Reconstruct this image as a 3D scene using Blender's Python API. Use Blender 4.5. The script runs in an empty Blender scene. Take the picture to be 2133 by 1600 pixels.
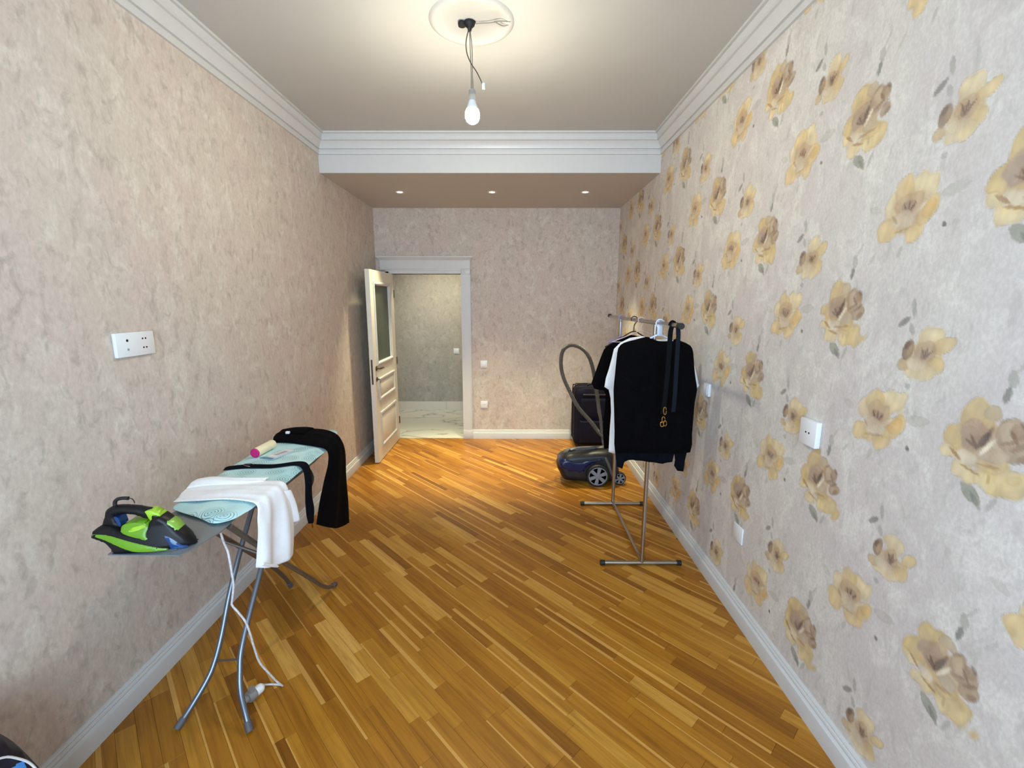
import bpy, bmesh, math, random
import numpy as np
from mathutils import Vector, Matrix
from mathutils.geometry import delaunay_2d_cdt

C = bpy.context.scene
COL = C.collection
rng = random.Random(7)

# ------------------------------------------------------------------ camera, light, exposure
F_PX = 940.31
CAM = Vector((0.0, 0.0, 1.712))
RT = Vector((9.99989625e-01, 4.45384292e-03, 9.55428960e-04))
FW = Vector((-0.00420947, 0.98369384, -0.17980187))
UP = Vector((-0.00174066, 0.17979598, 0.98370238))
cd = bpy.data.cameras.new('camera')
cam = bpy.data.objects.new('camera', cd); COL.objects.link(cam)
cd.sensor_fit = 'HORIZONTAL'; cd.sensor_width = 36.0; cd.lens = F_PX / 2133 * 36.0
cd.clip_start = 0.05
cam.matrix_world = Matrix(((RT.x, UP.x, -FW.x, CAM.x), (RT.y, UP.y, -FW.y, CAM.y), (RT.z, UP.z, -FW.z, CAM.z), (0, 0, 0, 1)))
C.camera = cam

w = bpy.data.worlds.new('world'); C.world = w; w.use_nodes = True
w.node_tree.nodes['Background'].inputs[0].default_value = (0.62, 0.74, 1.0, 1)
w.node_tree.nodes['Background'].inputs[1].default_value = 0.4
C.view_settings.view_transform = 'Standard'; C.view_settings.look = 'None'
C.view_settings.exposure = 0.20; C.view_settings.gamma = 1.0
C.view_settings.use_curve_mapping = False
C.cycles.max_bounces = 8; C.cycles.diffuse_bounces = 5; C.cycles.glossy_bounces = 3
C.cycles.sample_clamp_indirect = 4.0

def light(name, kind, loc, energy, color, **k):
    l = bpy.data.lights.new(name, kind); l.energy = energy; l.color = color
    o = bpy.data.objects.new(name, l); COL.objects.link(o); o.location = loc
    rot = k.pop('rot', None)
    for a, b in k.items(): setattr(l, a, b)
    if rot: o.rotation_euler = rot
    return o
YF = -1.25
WINDOW_E, BULB_E, SPOT_E, HALL_E = 124.0, 600.0, 215.0, 14.0
light('window_daylight', 'AREA', (-0.2, YF + 0.02, 1.65), WINDOW_E, (0.56, 0.77, 1.0), shape='RECTANGLE', size=2.0, size_y=1.7, rot=(math.radians(90), 0, 0))
light('hall_lamp', 'SPOT', (-1.0, 6.2, 2.6), HALL_E * 6, (1.0, 0.90, 0.66), shadow_soft_size=0.12, spot_size=2.8, spot_blend=0.8)

# ------------------------------------------------------------------ room numbers
XL, XR, D, DB = -1.649, 1.234, 5.531, 4.085
ZB, ZC, ZT = 2.781, 2.924, 3.082
BH, BT = 0.114, 0.030

def at(px, py, **k):
    """point of the place seen at a pixel of the 2133x1600 photograph, on a plane x=, y= or z="""
    d = FW + RT * ((px - 1066.5) / F_PX) - UP * ((py - 800) / F_PX)
    (a, v), = k.items(); i = 'xyz'.index(a)
    return CAM + d * ((v - CAM[i]) / d[i])

# ------------------------------------------------------------------ materials
def srgb(r, g, b):
    f = lambda c: (c / 12.92 if c <= 0.04045 else ((c + 0.055) / 1.055) ** 2.4)
    return (f(r / 255), f(g / 255), f(b / 255), 1.0)

class NT:
    def __init__(s, name):
        s.m = bpy.data.materials.new(name); s.m.use_nodes = True
        s.t = s.m.node_tree; s.b = s.t.nodes['Principled BSDF']
    def n(s, typ, **k):
        x = s.t.nodes.new(typ)
        for a, b in k.items(): setattr(x, a, b)
        return x
    def l(s, a, b): s.t.links.new(a, b)
    def coords(s, scale=(1, 1, 1), rot=(0, 0, 0)):
        tc = s.n('ShaderNodeTexCoord'); mp = s.n('ShaderNodeMapping')
        mp.inputs['Scale'].default_value = scale; mp.inputs['Rotation'].default_value = rot
        s.l(tc.outputs['Object'], mp.inputs['Vector']); return mp.outputs[0]
    def noise(s, vec, scale, detail=3, rough=0.55, dist=0.0):
        x = s.n('ShaderNodeTexNoise'); x.inputs['Scale'].default_value = scale
        x.inputs['Detail'].default_value = detail; x.inputs['Roughness'].default_value = rough
        x.inputs['Distortion'].default_value = dist
        s.l(vec, x.inputs['Vector']); return x.outputs['Fac']
    def ramp(s, fac, stops):
        r = s.n('ShaderNodeValToRGB'); e = r.color_ramp.elements
        while len(e) < len(stops): e.new(0.5)
        for x, (p, c) in zip(e, stops): x.position = p; x.color = c if len(c) == 4 else (*c, 1)
        s.l(fac, r.inputs[0]); return r.outputs[0]
    def mix(s, fac, a, b, mode='MIX'):
        x = s.n('ShaderNodeMix', data_type='RGBA', blend_type=mode)
        for v, i in ((fac, 0), (a, 6), (b, 7)):
            if isinstance(v, (int, float)): x.inputs[i].default_value = v
            elif isinstance(v, tuple): x.inputs[i].default_value = v
            else: s.l(v, x.inputs[i])
        return x.outputs[2]
    def bump(s, h, strength, dist=0.01):
        x = s.n('ShaderNodeBump'); x.inputs['Strength'].default_value = strength; x.inputs['Distance'].default_value = dist
        s.l(h, x.inputs['Height']); s.l(x.outputs[0], s.b.inputs['Normal'])

def pbr(name, col, rough=0.5, metal=0.0, var=0.12, scale=14.0, bump=0.0, bscale=60.0, stretch=(1, 1, 1), **k):
    t = NT(name); v = t.coords(stretch)
    f = t.noise(v, scale)
    dk = tuple(c * (1 - var) for c in col[:3]) + (1,); lt = tuple(min(1, c * (1 + var)) for c in col[:3]) + (1,)
    t.l(t.ramp(f, [(0.3, dk), (0.7, lt)]), t.b.inputs['Base Color'])
    t.b.inputs['Roughness'].default_value = rough; t.b.inputs['Metallic'].default_value = metal
    if bump: t.bump(t.noise(v, bscale, 2), bump, 0.004)
    for a, b in k.items(): t.b.inputs[a].default_value = b
    return t.m

def emit(name, col, strength):
    t = NT(name); t.b.inputs['Base Color'].default_value = (0.8, 0.8, 0.8, 1)
    t.b.inputs['Emission Color'].default_value = col; t.b.inputs['Emission Strength'].default_value = strength
    return t.m

def plaster_paper(name, base, dark, light, tint):
    """brushed plaster wallpaper: vertical dabs of grey, cream and rose over a beige ground"""
    t = NT(name)
    v1 = t.coords((1, 1, 0.72)); v2 = t.coords((1, 1, 0.6), (0.35, 0.35, 0))
    a = t.noise(v1, 9.0, 5, 0.62, 0.8); b = t.noise(v2, 22.0, 4, 0.62, 0.5); c = t.noise(v1, 3.2, 3, 0.5, 0.3)
    d = t.noise(v2, 70.0, 3, 0.6)
    col = t.mix(t.ramp(c, [(0.38, (0, 0, 0, 1)), (0.62, (1, 1, 1, 1))]), base, tint)
    col = t.mix(t.ramp(a, [(0.50, (0, 0, 0, 1)), (0.64, (0.75,) * 3 + (1,))]), col, light)
    col = t.mix(t.ramp(b, [(0.52, (0, 0, 0, 1)), (0.74, (0.62,) * 3 + (1,))]), col, dark)
    col = t.mix(t.ramp(d, [(0.35, (0.25,) * 3 + (1,)), (0.65, (0, 0, 0, 1))]), col, dark)
    t.l(col, t.b.inputs['Base Color'])
    t.b.inputs['Roughness'].default_value = 0.62
    t.b.inputs['Specular IOR Level'].default_value = 0.3
    t.bump(b, 0.25, 0.004)
    return t.m

M_LEFT = plaster_paper('paper_plain', srgb(205, 193, 181), srgb(149, 140, 129), srgb(218, 209, 197), srgb(206, 190, 180))
M_HALLPAPER = plaster_paper('paper_hall', srgb(178, 172, 162), srgb(138, 134, 122), srgb(190, 184, 172), srgb(168, 166, 154))
M_WHITE = pbr('white_trim', srgb(203, 202, 200), 0.38, var=0.015)
M_CEIL = pbr('ceiling_paint', srgb(190, 188, 183), 0.6, var=0.02, scale=3)
M_SOFFIT = pbr('soffit_paint', srgb(190, 184, 176), 0.6, var=0.02, scale=3)
M_DOOR = pbr('door_lacquer', srgb(222, 216, 202), 0.35, var=0.02)
M_PLASTIC = pbr('white_plastic', srgb(228, 230, 232), 0.3, var=0.01)
M_HOLE = pbr('dark_hole', srgb(22, 24, 24), 0.7)
M_CHROME = pbr('satin_chrome', srgb(178, 172, 164), 0.28, 1.0, var=0.06)
M_STEEL = pbr('grey_paint_steel', srgb(118, 124, 134), 0.33, 0.75, var=0.06)
M_BRONZE = pbr('handle_bronze', srgb(112, 100, 86), 0.32, 1.0, var=0.05)
M_CAP = pbr('black_rubber', srgb(20, 19, 19), 0.6)
M_SCREED = pbr('floor_joint', srgb(70, 40, 14), 0.8)

def wood():
    t = NT('oak_strip')
    at_ = t.n('ShaderNodeAttribute', attribute_name='plank')
    sp = t.n('ShaderNodeSeparateXYZ'); t.l(at_.outputs['Vector'], sp.inputs[0])
    tone, across, streak = sp.outputs
    def along(sc):
        mp = t.n('ShaderNodeMapping'); mp.inputs['Scale'].default_value = sc
        t.l(t.coords((1, 1, 1), (0, 0, math.radians(46))), mp.inputs['Vector']); return mp.outputs[0]
    v = along((1.2, 22, 1)); v2 = along((2.5, 90, 1))
    g1 = t.noise(v, 2.2, 4, 0.6, 0.6); g2 = t.noise(v2, 1.6, 2, 0.5)
    col = t.ramp(tone, [(0.0, srgb(128, 78, 12)), (0.25, srgb(152, 97, 20)), (0.55, srgb(169, 112, 29)), (0.8, srgb(185, 131, 43)), (1.0, srgb(210, 160, 78))])
    dk = t.mix(1.0, col, srgb(196, 180, 160), 'MULTIPLY')
    col = t.mix(t.ramp(g1, [(0.42, (0, 0, 0, 1)), (0.7, (0.7,) * 3 + (1,))]), col, dk)
    col = t.mix(t.ramp(g2, [(0.5, (0, 0, 0, 1)), (0.75, (0.35,) * 3 + (1,))]), col, dk)
    # pale sapwood along one edge of some strips
    m1 = t.n('ShaderNodeMath', operation='LESS_THAN'); t.l(across, m1.inputs[0]); t.l(streak, m1.inputs[1])
    col = t.mix(m1.outputs[0], col, t.mix(0.6, col, srgb(216, 164, 86)))
    t.l(col, t.b.inputs['Base Color'])
    t.b.inputs['Roughness'].default_value = 0.36
    t.b.inputs['Specular IOR Level'].default_value = 0.4
    t.bump(g2, 0.06, 0.002)
    return t.m
M_WOOD = wood()

def marble():
    t = NT('hall_marble'); v = t.coords((0.6, 1.2, 1))
    a = t.noise(v, 1.3, 3, 0.55, 1.2)
    x = t.n('ShaderNodeMath', operation='SUBTRACT'); t.l(a, x.inputs[0]); x.inputs[1].default_value = 0.5
    y = t.n('ShaderNodeMath', operation='ABSOLUTE'); t.l(x.outputs[0], y.inputs[0])
    col = t.ramp(y.outputs[0], [(0.0, srgb(142, 146, 138)), (0.007, srgb(196, 197, 186)), (0.04, srgb(214, 213, 200))])
    t.l(col, t.b.inputs['Base Color']); t.b.inputs['Roughness'].default_value = 0.15
    return t.m
M_MARBLE = marble()

def flower_paper():
    t = NT('paper_floral')
    v1 = t.coords((1, 1, 0.7)); v2 = t.coords((1, 1, 0.5), (0.3, 0, 0))
    a = t.noise(v1, 8.0, 5, 0.62, 0.7); b = t.noise(v2, 26.0, 4, 0.6, 0.5); c = t.noise(v1, 2.6, 3, 0.5, 0.3); d = t.noise(v1, 110.0, 2, 0.6)
    col = t.mix(t.ramp(c, [(0.38, (0, 0, 0, 1)), (0.62, (1, 1, 1, 1))]), srgb(212, 207, 200), srgb(206, 198, 194))
    col = t.mix(t.ramp(a, [(0.48, (0, 0, 0, 1)), (0.62, (0.8,) * 3 + (1,))]), col, srgb(224, 220, 212))
    col = t.mix(t.ramp(b, [(0.54, (0, 0, 0, 1)), (0.75, (0.6,) * 3 + (1,))]), col, srgb(172, 169, 160))
    col = t.mix(t.ramp(d, [(0.4, (0.3,) * 3 + (1,)), (0.62, (0, 0, 0, 1))]), col, srgb(180, 172, 164))
    pr = t.n('ShaderNodeAttribute', attribute_name='print')
    # watercolour breathing of the print
    al = t.n('ShaderNodeMath', operation='MULTIPLY'); t.l(pr.outputs['Alpha'], al.inputs[0])
    t.l(t.ramp(b, [(0.25, (1, 1, 1, 1)), (0.8, (0.72,) * 3 + (1,))]), al.inputs[1])
    col = t.mix(al.outputs[0], col, pr.outputs['Color'])
    t.l(col, t.b.inputs['Base Color']); t.b.inputs['Roughness'].default_value = 0.6
    t.b.inputs['Specular IOR Level'].default_value = 0.3
    t.bump(b, 0.2, 0.004)
    return t.m
M_FLORAL = flower_paper()

# ------------------------------------------------------------------ objects
ORIGIN = {}
def tag(o, label=None, cat=None, group=None, kind=None):
    for k, v in (('label', label), ('category', cat), ('group', group), ('kind', kind)):
        if v: o[k] = v
    return o

def thing(name, loc, label, cat, group=None):
    o = bpy.data.objects.new(name, None); COL.objects.link(o); o.location = loc
    o.empty_display_size = 0.05
    ORIGIN[o.name] = Vector(loc)
    return tag(o, label, cat, group)

class MB:
    def __init__(s): s.v = []; s.f = []
    def add(s, vs, fs):
        n = len(s.v); s.v += [tuple(x) for x in vs]; s.f += [tuple(i + n for i in f) for f in fs]; return s
    def box(s, a, b):
        (x0, y0, z0), (x1, y1, z1) = a, b
        return s.add([(x0, y0, z0), (x1, y0, z0), (x1, y1, z0), (x0, y1, z0), (x0, y0, z1), (x1, y0, z1), (x1, y1, z1), (x0, y1, z1)],
                     [(0, 3, 2, 1), (4, 5, 6, 7), (0, 1, 5, 4), (1, 2, 6, 5), (2, 3, 7, 6), (3, 0, 4, 7)])
    def rbox(s, a, b, r=0.004, n=2):
        bm = bmesh.new(); bmesh.ops.create_cube(bm, size=1)
        for v in bm.verts: v.co = Vector([(a[i] + b[i]) / 2 + v.co[i] * (b[i] - a[i]) for i in range(3)])
        bmesh.ops.bevel(bm, geom=bm.edges[:], offset=r, segments=n, affect='EDGES', profile=0.5)
        return s.bm(bm)
    def bm(s, bm):
        bm.verts.index_update()
        s.add([v.co for v in bm.verts], [[v.index for v in f.verts] for f in bm.faces]); bm.free(); return s
    def tube(s, pts, r, seg=10, smooth=0, closed=False):
        pts = [Vector(p) for p in pts]
        rs = list(r) if isinstance(r, (list, tuple)) else [r] * len(pts)
        if smooth: pts, rs = catmull(pts, rs, smooth)
        n = len(pts); up = None; rings = []
        for i, p in enumerate(pts):
            t = (pts[min(i + 1, n - 1)] - pts[max(i - 1, 0)]).normalized()
            if up is None:
                up = Vector((0, 0, 1)) if abs(t.z) < 0.9 else Vector((1, 0, 0))
            a = (up - t * up.dot(t)).normalized(); b = t.cross(a); up = a
            rings.append([p + (a * math.cos(2 * math.pi * k / seg) + b * math.sin(2 * math.pi * k / seg)) * rs[i] for k in range(seg)])
        vs = [q for ring in rings for q in ring]
        fs = [(i * seg + k, i * seg + (k + 1) % seg, (i + 1) * seg + (k + 1) % seg, (i + 1) * seg + k) for i in range(n - 1) for k in range(seg)]
        fs.append(tuple(range(seg))[::-1]); fs.append(tuple((n - 1) * seg + k for k in range(seg)))
        return s.add(vs, fs)
    def lathe(s, prof, o=(0, 0, 0), axis=(0, 0, 1), seg=24):
        ax = Vector(axis).normalized(); a = ax.orthogonal().normalized(); b = ax.cross(a); o = Vector(o)
        n = len(prof)
        vs = [o + ax * z + (a * math.cos(2 * math.pi * k / seg) + b * math.sin(2 * math.pi * k / seg)) * r for r, z in prof for k in range(seg)]
        fs = [(i * seg + k, i * seg + (k + 1) % seg, (i + 1) * seg + (k + 1) % seg, (i + 1) * seg + k) for i in range(n - 1) for k in range(seg)]
        if prof[0][0] > 1e-6: fs.append(tuple(range(seg))[::-1])
        if prof[-1][0] > 1e-6: fs.append(tuple((n - 1) * seg + k for k in range(seg)))
        return s.add(vs, fs)
    def prism(s, poly, h0, h1, fr):
        """poly of 2D points; fr(u,v,h)->3D"""
        n = len(poly)
        s.add([fr(u, v, h0) for u, v in poly] + [fr(u, v, h1) for u, v in poly],
              [tuple(range(n))[::-1], tuple(range(n, 2 * n))] + [(i, (i + 1) % n, n + (i + 1) % n, n + i) for i in range(n)])
        return s
    def build(s, name, mat, parent=None, smooth=True, angle=40, attrs=None):
        org = Vector((0, 0, 0)); p = parent
        while p is not None:
            if p.name in ORIGIN: org = ORIGIN[p.name]
            p = p.parent
        me = bpy.data.meshes.new(name)
        me.from_pydata([tuple(Vector(x) - org) for x in s.v], [], s.f)
        bm = bmesh.new(); bm.from_mesh(me); bmesh.ops.recalc_face_normals(bm, faces=bm.faces); bm.to_mesh(me); bm.free()
        me.materials.append(mat)
        if smooth:
            me.shade_smooth(); me.set_sharp_from_angle(angle=math.radians(angle))
        o = bpy.data.objects.new(name, me); COL.objects.link(o)
        if parent is not None: o.parent = parent
        return o

def solo(mb, name, mat, loc, label, cat, group=None, **k):
    """a top-level thing that is one mesh, origin at loc"""
    L = Vector(loc); mb.v = [tuple(Vector(x) - L) for x in mb.v]
    o = mb.build(name, mat, None, **k); o.location = L
    return tag(o, label, cat, group)

def struct(mb, name, mat, parent=None, **k):
    o = mb.build(name, mat, parent, **k)
    if parent is None: o['kind'] = 'structure'
    return o

def catmull(pts, rs, k):
    P, R = [], []
    n = len(pts)
    for i in range(n - 1):
        p0, p1, p2, p3 = pts[max(i - 1, 0)], pts[i], pts[i + 1], pts[min(i + 2, n - 1)]
        for j in range(k):
            t = j / k
            P.append(0.5 * ((2 * p1) + (p2 - p0) * t + (2 * p0 - 5 * p1 + 4 * p2 - p3) * t * t + (3 * p1 - p0 - 3 * p2 + p3) * t ** 3))
            R.append(rs[i] * (1 - t) + rs[i + 1] * t)
    P.append(pts[-1]); R.append(rs[-1]); return P, R

def resample(poly, sp):
    out = []
    n = len(poly)
    for i in range(n):
        a, b = Vector(poly[i]).to_2d(), Vector(poly[(i + 1) % n]).to_2d()
        m = max(1, int(round((b - a).length / sp)))
        for j in range(m): out.append(a + (b - a) * (j / m))
    return out

def smooth_poly(poly, k=4):
    P = [Vector(p).to_2d() for p in poly]; n = len(P); out = []
    for i in range(n):
        p0, p1, p2, p3 = P[i - 1], P[i], P[(i + 1) % n], P[(i + 2) % n]
        for j in range(k):
            t = j / k
            out.append(0.5 * ((2 * p1) + (p2 - p0) * t + (2 * p0 - 5 * p1 + 4 * p2 - p3) * t * t + (3 * p1 - p0 - 3 * p2 + p3) * t ** 3))
    return out

def slab(poly, sp, half, fr, ripple=None, both=True):
    """body from an outline: half(u,v,d) is the half thickness at distance d from the rim; fr(u,v,h)->3D"""
    B = resample(poly, sp); nb = len(B)
    P = np.array([tuple(p) for p in B]); Q = np.roll(P, -1, 0)
    lo, hi = P.min(0), P.max(0)
    gx, gy = np.meshgrid(np.arange(lo[0] + sp / 2, hi[0], sp), np.arange(lo[1] + sp / 2, hi[1], sp))
    G = np.stack([gx.ravel(), gy.ravel()], 1)
    def dist(X):
        d = Q - P; L2 = (d * d).sum(1) + 1e-12
        t = np.clip(((X[:, None] - P) * d).sum(2) / L2, 0, 1)
        return np.sqrt((((X[:, None] - P) - t[..., None] * d) ** 2).sum(2)).min(1)
    def inside(X):
        c = np.zeros(len(X), bool)
        for (x1, y1), (x2, y2) in zip(P, Q):
            k = (y1 > X[:, 1]) != (y2 > X[:, 1])
            if y1 != y2: c ^= k & (X[:, 0] < (x2 - x1) * (X[:, 1] - y1) / (y2 - y1) + x1)
        return c
    if len(G):
        G = G[inside(G)]
    if len(G):
        dg = dist(G); G = G[dg > sp * 0.45]; dg = dg[dg > sp * 0.45]
    else: dg = np.zeros(0)
    allv = [Vector(tuple(p)) for p in P] + [Vector(tuple(p)) for p in G]
    vv, ee, ff, ov, oe, of = delaunay_2d_cdt(allv, [(i, (i + 1) % nb) for i in range(nb)], [list(range(nb))], 1, 1e-7)
    src = [o[0] if o else None for o in ov]
    mb = MB(); top = []; bot = []
    for i, p in enumerate(vv):
        j = src[i]
        d = 0.0 if (j is None or j < nb) else dg[j - nb]
        h = half(p.x, p.y, d); r = ripple(p.x, p.y) if ripple else 0.0
        top.append(len(mb.v)); mb.v.append(tuple(fr(p.x, p.y, r - h)))
    for i, p in enumerate(vv):
        j = src[i]
        d = 0.0 if (j is None or j < nb) else dg[j - nb]
        h = half(p.x, p.y, d); r = ripple(p.x, p.y) if ripple else 0.0
        bot.append(len(mb.v)); mb.v.append(tuple(fr(p.x, p.y, r + h)))
    cnt = {}
    for f in ff:
        mb.f.append(tuple(top[i] for i in f)); mb.f.append(tuple(bot[i] for i in reversed(f)))
        for a, b in zip(f, list(f[1:]) + [f[0]]): cnt[(a, b)] = 1
    for a, b in cnt:
        if (b, a) not in cnt: mb.f.append((top[a], bot[a], bot[b], top[b]))
    return mb

def rim(hw, r):
    """constant half thickness with a rounded rim"""
    def f(u, v, d):
        h = hw(u, v) if callable(hw) else hw
        q = min(r, h * 0.95); x = min(d, q)
        return h - q + math.sqrt(max(q * q - (q - x) ** 2, 0.0)) + 1e-5
    return f

# ================================================================== THE ROOM
# floor: oak strips laid on the diagonal
floor = struct(MB().box((XL, YF, -0.05), (XR, D, -0.0082)), 'floor', M_SCREED, smooth=False)
ANG = math.radians(-46); DA = Vector((math.cos(ANG), math.sin(ANG))); DN = Vector((-DA.y, DA.x))
def clip(poly, x0, x1, y0, y1):
    for ax, lim, sg in ((0, x0, 1), (0, x1, -1), (1, y0, 1), (1, y1, -1)):
        out = []
        for i in range(len(poly)):
            a, b = poly[i - 1], poly[i]
            da, db = sg * (a[ax] - lim), sg * (b[ax] - lim)
            if (da >= 0) != (db >= 0):
                t = da / (da - db); out.append(a + (b - a) * t)
            if db >= 0: out.append(b)
        poly = out
        if len(poly) < 3: return []
    return poly
def proj(p):
    d = Vector(p) - CAM; z = d.dot(FW)
    return (1066.5 + F_PX * d.dot(RT) / z, 800 - F_PX * d.dot(UP) / z) if z > 0.05 else None
planks = []
b = -3.0; row = 0
while b < 5.5:
    wd = rng.choice([0.052, 0.060, 0.066, 0.066, 0.044]); a = -6.5 + rng.random() * 0.6
    prev = 0.5
    while a < 5.5:
        ln = rng.choice([0.30, 0.40, 0.52, 0.52, 0.60]); g = 0.0004
        tone = min(1, max(0, rng.gauss(0.46, 0.2)))
        if rng.random() < 0.05: tone = 0.85 + 0.15 * rng.random()
        if abs(tone - prev) < 0.08: tone = min(1, max(0, tone + rng.choice([-0.1, 0.1])))
        prev = tone
        streak = rng.choice([0, 0, 0, 0, 0.12, 0.2, 0.3]) if tone < 0.75 else 0
        q = [DA * (a + g) + DN * (b + g), DA * (a + ln - g) + DN * (b + g), DA * (a + ln - g) + DN * (b + wd - g), DA * (a + g) + DN * (b + wd - g)]
        q = clip(q, XL + 0.001, XR - 0.001, YF, D)
        if len(q) >= 3:
            ar = 0.0; pp = [proj((p.x, p.y, 0)) for p in q]
            if all(p is not None for p in pp):
                cx = sum(p[0] for p in pp) / len(pp); cy = sum(p[1] for p in pp) / len(pp)
                if -30 < cx < 2160 and cy < 1640:
                    ar = abs(sum(pp[i - 1][0] * pp[i][1] - pp[i][0] * pp[i - 1][1] for i in range(len(pp)))) / 2
            planks.append((ar, q, tone, streak, b, wd))
        a += ln
    b += wd; row += 1
planks.sort(key=lambda t: -t[0])
def plank_mesh(name, items):
    vs, fs, at3 = [], [], []
    for ar, q, tone, streak, b0, wd in items:
        n = len(q); k = len(vs)
        for z in (-0.008, -0.0006, 0.0):
            for p in q:
                c = sum((x for x in q), Vector((0, 0))) / n
                pt = p + (c - p).normalized() * (0.0006 if z == 0.0 else 0.0)
                vs.append((pt.x, pt.y, z)); at3 += [tone, (p.dot(DN) - b0) / wd, streak]
        fs.append(tuple(k + 2 * n + i for i in range(n)))
        for L in (0, 1):
            fs += [(k + L * n + i, k + L * n + (i + 1) % n, k + (L + 1) * n + (i + 1) % n, k + (L + 1) * n + i) for i in range(n)]
    me = bpy.data.meshes.new(name); me.from_pydata(vs, [], fs)
    a_ = me.attributes.new('plank', 'FLOAT_VECTOR', 'POINT'); a_.data.foreach_set('vector', at3)
    me.materials.append(M_WOOD)
    o = bpy.data.objects.new(name, me); COL.objects.link(o); o.parent = floor
    return o
for it in planks[:298]: plank_mesh('plank', [it])
far = plank_mesh('small_planks', planks[298:]); far['kind'] = 'stuff'

# walls
struct(MB().box((XL - 0.12, YF - 0.12, -0.05), (XL, D + 0.12, ZT + 0.12)), 'wall_left', M_LEFT, smooth=False)
DX0, DX1, DZ = -1.492, -0.635, 2.036          # door opening
wb = MB()
wb.box((XL, D, -0.05), (DX0, D + 0.12, ZT + 0.12)).box((DX1, D, -0.05), (XR, D + 0.12, ZT + 0.12)).box((DX0, D, DZ), (DX1, D + 0.12, ZT + 0.12))
struct(wb, 'wall_back', M_LEFT, smooth=False)
wf = MB()
WX0, WX1, WZ0, WZ1 = -1.2, 0.8, 0.8, 2.5
for a_, b_ in (((XL, YF - 0.12, -0.05), (WX0, YF, ZT + 0.12)), ((WX1, YF - 0.12, -0.05), (XR, YF, ZT + 0.12)),
               ((WX0, YF - 0.12, -0.05), (WX1, YF, WZ0)), ((WX0, YF - 0.12, WZ1), (WX1, YF, ZT + 0.12))): wf.box(a_, b_)
struct(wf, 'wall_front', M_LEFT, smooth=False)
fr_ = MB()
for a_, b_ in (((WX0, -0.09, WZ0), (WX0 + .06, -0.03, WZ1)), ((WX1 - .06, -0.09, WZ0), (WX1, -0.03, WZ1)), ((WX0, -0.09, WZ0), (WX1, -0.03, WZ0 + .06)),
               ((WX0, -0.09, WZ1 - .06), (WX1, -0.03, WZ1)), ((-0.23, -0.09, WZ0), (-0.17, -0.03, WZ1))):
    fr_.box((a_[0], YF + a_[1], a_[2]), (b_[0], YF + b_[1], b_[2]))
win = struct(fr_, 'window_1', M_WHITE, smooth=False)
wg = NT('window_glass'); wg.b.inputs['Transmission Weight'].default_value = 1.0; wg.b.inputs['Roughness'].default_value = 0.02; wg.b.inputs['IOR'].default_value = 1.1
for x0, x1 in ((WX0 + .06, -0.23), (-0.17, WX1 - .06)): MB().box((x0, YF - .064, WZ0 + .06), (x1, YF - .058, WZ1 - .06)).build('pane', wg.m, win, smooth=False)
struct(MB().box((XL - 0.12, YF - 0.12, ZT), (XR + 0.12, D + 0.12, ZT + 0.12)), 'ceiling', M_CEIL, smooth=False)

# right wall with its floral paper, the print carried by a fine grid
def petals_big():
    Y1, Y2, CR, MV, GB, DK, OR = (210, 184, 126), (220, 198, 146), (226, 214, 186), (178, 154, 132), (172, 149, 122), (82, 57, 40), (152, 106, 52)
    G1, G2 = (140, 143, 126), (108, 111, 100)
    return [(-.003, -.153, .038, .019, -38, G1, .85), (.012, -.168, .030, .008, -50, G2, .6), (.052, -.160, .008, .03, -25, G1, .5),
            (.040, .128, .010, .026, -10, G2, .85), (.046, .168, .013, .024, 8, G1, .55), (.062, .205, .004, .03, -28, G1, .4),
            (-.038, -.098, .036, .030, 0, Y2, .85), (.062, -.088, .060, .044, -12, Y1, .9), (.030, -.110, .022, .026, 20, Y2, .85), (-.074, -.052, .036, .022, 25, Y2, .85),
            (-.018, .047, .052, .052, 0, Y1, .95), (.019, .074, .028, .024, 0, (190, 172, 138), .9), (-.062, -.012, .044, .038, 15, Y1, .95), (.012, -.055, .07, .03, -8, Y1, .9),
            (-.016, .004, .050, .046, 0, MV, .75), (-.026, -.004, .036, .032, 0, (168, 148, 132), .6), (-.006, -.012, .026, .020, -20, (128, 100, 80), .8), (.004, -.004, .010, .034, -24, DK, .85), (-.016, -.016, .005, .026, 35, DK, .7), (-.026, -.020, .004, .020, 60, DK, .6), (.014, .014, .007, .034, -18, DK, .7),
            (.066, .030, .042, .046, 10, GB, .95), (.092, -.016, .034, .024, 30, (168, 146, 118), .95), (.058, .036, .020, .032, 15, (198, 178, 148), .8), (.084, .044, .020, .022, -30, (160, 132, 102), .8),
            (.092, .058, .016, .008, -45, DK, .55), (.074, .026, .006, .024, 35, (122, 92, 66), .7), (.062, .008, .022, .005, 25, (120, 90, 64), .7), (.090, .004, .026, .006, 35, (126, 96, 68), .7), (.102, -.022, .018, .010, 30, (138, 108, 80), .7), (.044, .062, .018, .005, 40, (130, 104, 76), .55),
            (.030, -.038, .038, .024, 12, (198, 182, 152), .95), (.018, -.016, .007, .036, -32, CR, .9), (-.029, -.066, .032, .019, -10, CR, .9),
            (-.064, -.060, .030, .006, -35, OR, .75), (-.020, -.090, .034, .005, -14, OR, .7), (.022, -.066, .040, .006, 6, OR, .6), (.034, -.100, .004, .02, 0, OR, .45)]
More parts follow.
